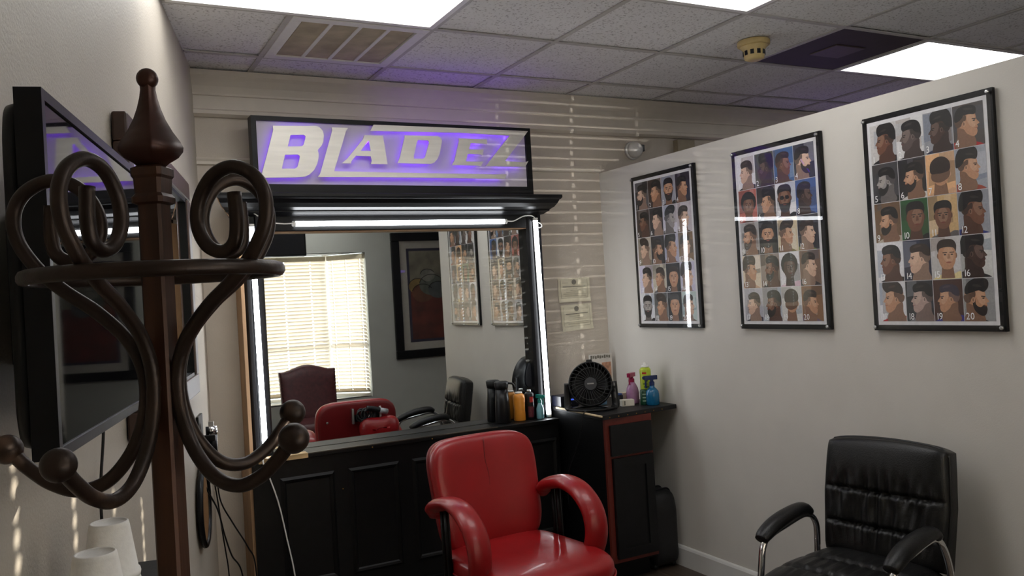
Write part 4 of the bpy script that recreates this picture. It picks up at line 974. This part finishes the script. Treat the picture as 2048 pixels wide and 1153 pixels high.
rm = on_wall('round_hand_mirror', 'black rimmed round mirror hanging low on the left wall', 'mirror', .62, .735)
mesh('rim', *tubeg([(.02, .155*math.cos(2*PI*k/36), .155*math.sin(2*PI*k/36)) for k in range(36)], .012, closed=True, sides=10), M_blackgl, rm, True)
V, F = latheg([(0, 0), (.15, 0), (.15, .008), (0, .008)], 36); mesh('tan_back', [(.012+c, a, b_) for a, b_, c in V], F, mat('tan_board', s2l(140, 104, 66), .5), rm)
box('stem', .012, .03, -.012, .012, .16, .25, M_blackpl, rm)
ch = on_wall('clipper_holder', 'chrome clipper in a black wall holder near the corner', 'clipper', .55, .93)
box('plate', 0.001, .012, -.05, .10, .02, .17, M_black, ch, bevel=.002)
box('hook', .012, .07, -.01, .015, .06, .085, M_black, ch, bevel=.003)
tube('clipper_body', [(.05, .04, .0), (.05, .05, .08)], .022, M_blackgl, ch, sides=12); tube('clipper_head', [(.05, .05, .08), (.05, .053, .115)], .024, M_chrome, ch, sides=12)
box('blade', .04, .06, .035, .07, .113, .135, M_steel, ch)
for k, (path, lab) in enumerate((([(.515, 3.84, .95), (.467, 3.774, .836), (.524, 3.816, .684), (.556, 3.871, .554), (.589, 3.925, .446), (.638, 3.971, .334), (.66, 4.0, .004)], 'black cable reaching the floor nearest the station, below the clipper holder'),
                 ([(.52, 3.83, .95), (.519, 3.747, .833), (.539, 3.808, .714), (.591, 3.852, .603), (.653, 3.891, .481), (.69, 3.932, .369), (.695, 3.97, .004)], 'black cable swinging from the clipper holder to the station corner'),
                 ([(.525, 3.85, .95), (.508, 3.752, .839), (.528, 3.814, .709), (.548, 3.875, .567), (.567, 3.937, .454), (.584, 4.0, .338), (.60, 4.05, .004)], 'black cable hanging almost straight down by the left corner'))):
    tag(tube('cable', cat_rom(path, 8), .0035, M_blackpl, None, sides=6), lab, 'cable', 'cables under the clipper holder')
tag(tube('white_cable', cat_rom([(.79, 4.08, LZ+.004), (.775, 4.05, LZ+.006), (.768, 4.034, .81), (.796, 4.034, .73), (.83, 4.034, .604), (.857, 4.034, .444), (.884, 4.034, .268), (.9, 4.03, .006)], 8), .0036, M_white, None, sides=6), 'white cable falling from the ledge across the black station front', 'cable')

# ------------------------------------------------------------------ cups on a black stand
stand = on_wall('cup_stand', 'black stand at the lower left carrying foam cups', 'stand', 2.98, 0)
box('body', .035, .16, 0, .46, 0, 1.035, M_black, stand, bevel=.008)
box('top_plate', .03, .165, -.005, .47, 1.035, 1.05, M_black, stand, bevel=.004)
def cup_stack(x, y, n, ztop, label):
    """upside-down foam cups nested; each cup is a thing"""
    for k in range(n):
        z0 = ztop-.098-(n-1-k)*.014
        t = thing('foam_cup', label[k], 'cup', (x, y, z0), group='upside-down foam cups')
        lathe('cup', [(0, .0915), (.0255, .0915), (.0268, .0935), (.0285, .095), (.0303, .0935), (.032, .087), (.0425, .012), (.045, .011), (.046, .006), (.045, 0), (.041, 0), (.041, .01), (.031, .08), (0, .08)], M_foam, t, seg=36)
cup_stack(.043, 1.585, 4, 1.1905, ['lowest foam cup of the taller stack beside the rack pole', 'second lowest foam cup of the taller stack beside the rack pole', 'third foam cup up in the taller stack beside the rack pole', 'topmost foam cup of the taller stack beside the rack pole'])
cup_stack(.018, 1.452, 3, 1.176, ['lowest foam cup of the front stack nearest the left wall', 'second foam cup of the front stack nearest the left wall', 'topmost foam cup of the front stack nearest the left wall'])

# ------------------------------------------------------------------ coat rack
CRX, CRY = .086, .972
cr = thing('coat_rack', 'bronze iron coat rack with scrolled hooks and a spear finial', 'coat rack', (CRX, CRY, 0))
RA = -YAW+math.radians(8)     # pole turned a little so one edge faces the viewer
def sqlathe(name, prof, m, rot, seg=4, b=.12):
    """square section body of revolution with slightly rounded corners"""
    n = len(prof); ang = []
    for q in range(4):
        for d in (-b, b): ang.append(q*PI/2+PI/4+d)
    V = []; F = []; k = len(ang)
    for a in ang:
        for r, z in prof: V.append((r*1.32*math.cos(a+rot), r*1.32*math.sin(a+rot), z))
    for i in range(k):
        for j in range(n-1): F.append([i*n+j, ((i+1) % k)*n+j, ((i+1) % k)*n+j+1, i*n+j+1])
    F += [[i*n for i in range(k)][::-1], [i*n+n-1 for i in range(k)]]
    return mesh(name, V, F, m, cr)
ROT = math.radians(57); FROT = math.radians(40)
sqlathe('pole', [(.0125, .02), (.0125, 1.65)], M_pole, ROT)
sqlathe('collar', [(.0125, 1.648), (.0168, 1.650), (.0168, 1.656), (.0142, 1.66), (.0148, 1.676), (.0165, 1.679), (.0165, 1.687), (.011, 1.690)], M_pole, ROT)
fin = [(.010, 1.689), (.0135, 1.693), (.0205, 1.699), (.0243, 1.7055), (.0247, 1.710), (.0225, 1.7165), (.0172, 1.727), (.0122, 1.740), (.009, 1.752), (.0069, 1.763), (.0058, 1.772), (.006, 1.777)]
o = sqlathe('spear_finial', fin, M_pole, FROT, b=.05); o.data.materials.clear(); o.data.materials.append(mat('finial_iron', s2l(62, 34, 24), .38, .5, var=.3, scale=25, bump=.1)); shade_auto(o, .9)
sphere('finial_ball', (0, 0, 1.784), .0112, MATS['finial_iron'], cr, seg=20, ring=12)
RZ = 1.574
mesh('ring', *tubeg([(.126*math.cos(2*PI*k/48), .126*math.sin(2*PI*k/48), RZ) for k in range(48)], .0078, closed=True, sides=10, flat=(1.0, .8)), M_bronze, cr, True)
HK = [(.153, 1.392), (.140, 1.378), (.118, 1.360), (.090, 1.350), (.060, 1.359), (.034, 1.390), (.020, 1.430), (.0195, 1.470), (.034, 1.505), (.064, 1.537), (.094, 1.560), (.120, 1.585), (.139, 1.616), (.1415, 1.645), (.129, 1.667), (.104, 1.6785), (.078, 1.671), (.060, 1.648), (.056, 1.622), (.067, 1.600), (.086, 1.592), (.101, 1.600), (.1055, 1.621), (.104, 1.652)]
for az, dz in ((-20, 0), (50, .004), (-101, 0.004), (187, .0)):
    a = math.radians(az)-YAW; ca, sa = math.cos(a), math.sin(a)
    P = cat_rom([(r*ca, r*sa, z+dz) for r, z in HK], 6)
    hk = tube('hook', P, .0074, M_bronze, cr, sides=12)
    bx = (.160*ca, .160*sa, 1.399+dz); sphere('ball_tip', bx, .0155, M_bronze, hk, seg=20, ring=12)
    tube('rosette', [(.012*ca, .012*sa, 1.45+dz), (.021*ca, .021*sa, 1.45+dz)], .006, M_bronze, hk, sides=8)
for q in range(4):
    a = q*PI/2+ROT; P = cat_rom([(.012*math.cos(a), .012*math.sin(a), .30), (.06*math.cos(a), .06*math.sin(a), .22), (.16*math.cos(a), .16*math.sin(a), .10), (.24*math.cos(a), .24*math.sin(a), .012)], 6)
    tube('foot', P, .009, M_bronze, cr, sides=10)

# ------------------------------------------------------------------ things seen in the mirror: picture, box, burgundy chair, blinds
pic = thing('framed_picture', 'black framed abstract picture on the window wall, seen in the mirror', 'picture', (3.225, YF, .88))
PW, PH, b = .98, 1.425, .095
for a in ((0, PW, 0, b), (0, PW, PH-b, PH), (0, b, b, PH-b), (PW-b, PW, b, PH-b)): box('frame_rail', a[0], a[1], .002, .045, a[2], a[3], M_black, pic, bevel=.008)
box('mat_board', b, PW-b, .004, .016, b, PH-b, mat('mat_board', s2l(176, 170, 160), .7), pic)
box('inner_mat', b+.085, PW-b-.085, .016, .018, b+.085, PH-b-.085, mat('navy_mat', s2l(40, 38, 62), .6), pic)
ax0, ax1, az0, az1 = b+.115, PW-b-.115, b+.115, PH-b-.115
box('upper_field', ax0, ax1, .018, .0195, az0+.52*(az1-az0), az1, mat('art_grey_tan', s2l(122, 116, 100), .7, var=.35, scale=7), pic)
box('lower_field', ax0, ax1, .018, .0196, az0, az0+.55*(az1-az0), mat('art_rust', s2l(92, 36, 28), .7, var=.45, scale=6), pic)
for k, (cx, cz, r, c) in enumerate(((.16, .60, .11, (134, 110, 62)), (.26, .52, .13, (104, 62, 44)), (.46, .61, .15, (92, 98, 88)), (.6, .55, .12, (80, 84, 84)), (.38, .72, .09, (128, 126, 116)))):
    V, F = latheg([(0, 0), (r, 0), (r*.98, .0006), (0, .0006)], 24); mesh('art_shape', [(ax0+cx*(ax1-ax0)+a, .0197+k*.0007+c_, az0+cz*(az1-az0)*1.0+b_*.8) for a, b_, c_ in V], F, mat('art_%d' % k, s2l(*c), .7, var=.3, scale=12), pic)
    P = [(ax0+cx*(ax1-ax0)+r*math.cos(q*PI/12), .0212+k*.0007, az0+cz*(az1-az0)+.8*r*math.sin(q*PI/12)) for q in range(2, 12)]
    tube('art_line', P, .0035, M_black, pic, sides=5)
mesh('picture_glass', *boxg(b, PW-b, .030, .032, b, PH-b), M_acryl, pic)
hb_ = thing('hanging_speaker', 'black box hanging high in front of the blinds, seen in the mirror', 'speaker', (1.86, .1, 2.03))
box('case', -.26, .23, -.06, .06, 0, .25, M_black, hb_, bevel=.006); box('grille', -.24, .21, .06, .066, .02, .23, mat('speaker_cloth', (.02, .02, .024), .8, bump=.3, bscale=400), hb_)
for s in (-.2, .17): tube('hanger_rod', [(s, 0, .25), (s, 0, .66)], .006, M_black, hb_, sides=8)
bc = thing('upholstered_chair', 'burgundy leather high-back chair by the window, seen in the mirror', 'chair', (1.99, .40, 0), PI)
def k_out(s, t):
    x = .26*s*(1+.03*t); z = .68+.265*t
    if t > .5: z += .03*(t-.5)*2*(math.cos(s*PI)+.25*abs(s)**4)
    return x, z
V, F = slabgrid(0, 0, 0, 32, 28, k_out, lambda s, t: (.03+.03*(1-abs(s)**6)*(1-abs(t)**6), .035), lambda v: Vector((v.x, v.y+.02+.14*(v.z-.42), v.z))); mesh('backrest', V, F, M_burg, bc, True)
for s in (-1, 1):
    for k in range(16):
        t_ = -.8+1.75*k/15; x, z = k_out(s*.955, t_); sphere('nail_head', (x, .02+.14*(z-.42)-.036, z), .006, mat('dark_nail', s2l(40, 26, 22), .4, .5), bc, seg=6, ring=4)
V, F = padg(.27, .055, .26, .4, .3, 12, 40, lambda p: Vector((p.x, p.z-.22, p.y+.43))); o = mesh('seat', V, F, M_burg, bc, True); weld(o, .0003)
for sx in (-1, 1):
    for yy in (-.43, -.02): tube('leg', [(sx*.23, yy, .38), (sx*.235, yy+(.03 if yy > -.1 else 0), 0)], .021, mat('dark_wood', s2l(40, 24, 20), .4), bc, sides=4)
def blind(a, b, label, z0, z1, tilt, n, cols, hole=.017):
    a, b = Vector((*a, 0)), Vector((*b, 0)); d = (b-a).normalized()
    t = thing('window_blind', label, 'blind', (a.x, a.y, z0), math.atan2(d.y, d.x), group='blinds of the bay window'); Ln = (b-a).length
    rail_m = mat('cream_rail', s2l(214, 200, 172), .5)
    box('head_rail', 0, Ln, -.03, .03, z1-z0-.05, z1-z0, rail_m, t, bevel=.003)
    sl = None; H_ = z1-z0-.09
    xs = [.004]
    for c in cols: xs += [c-hole/2, c+hole/2]
    xs.append(Ln-.004)
    for k in range(n):
        if sl is None:
            V = []; wv = .026; F = []; sv = [-1, -.5, 0, .5, 1]; nx_ = len(xs)
            for th in (0, .0012):
                for q in sv: V += [(x, q*wv*math.cos(tilt)-th*math.sin(tilt), q*wv*math.sin(tilt)+.0015*(1-q*q)+th*math.cos(tilt)) for x in xs]
            for side in (0, 1):
                for q in range(4):
                    for i in range(nx_-1):
                        if i % 2 == 1 and q in (1, 2): continue      # slot cut for the cord
                        o_ = side*5*nx_+q*nx_+i; f = [o_, o_+1, o_+nx_+1, o_+nx_]; F.append(f if side else f[::-1])
            sl = o = mesh('slat', V, F, M_slat, t)
        else:
            o = sl.copy(); C.objects.link(o); o.parent = t
        o.location = (0, 0, .03+H_*k/(n-1)); o.rotation_euler = (rnd.uniform(-.02, .02), 0, 0)
    box('bottom_rail', .003, Ln-.003, -.026, .026, 0, .018, rail_m, t)
    for c in cols:
        for yy in (.028, -.028): tube('cord', [(c, yy, .01), (c, yy, z1-z0-.05)], .0018, rail_m, t, sides=5)
fx = wx0+.02
blind((fx, YF-bd+.01), (bx1-.0, YF-bd+.01), 'wide cream blind across the front of the bay, seen in the mirror', wz0+.05, wz1-.02, math.radians(49), 38, [c-fx for c in (.93, 1.23, 1.52, 1.81, 2.11, 2.40)])
blind((bx1+.025, YF-bd+.03), (wx1-.02, YF-.02), 'narrow cream blind on the angled side of the bay, seen in the mirror', wz0+.05, wz1-.02, math.radians(43), 38, [.06, .23, .40], .004)

# ------------------------------------------------------------------ purple light of the neighbouring booth (LED bar on its wall unit)
nb = thing('neon_bar', 'purple light bar on the back wall beyond the partition', 'light', (4.6, YB-.02, 2.05))
box('housing', -.6, .6, -.03, .0, -.03, .03, M_black, nb); box('glowing_bar', -.58, .58, -.04, -.03, -.02, .02, mat('purple_bar', (.25, .1, 1), .4, emit=4), nb)
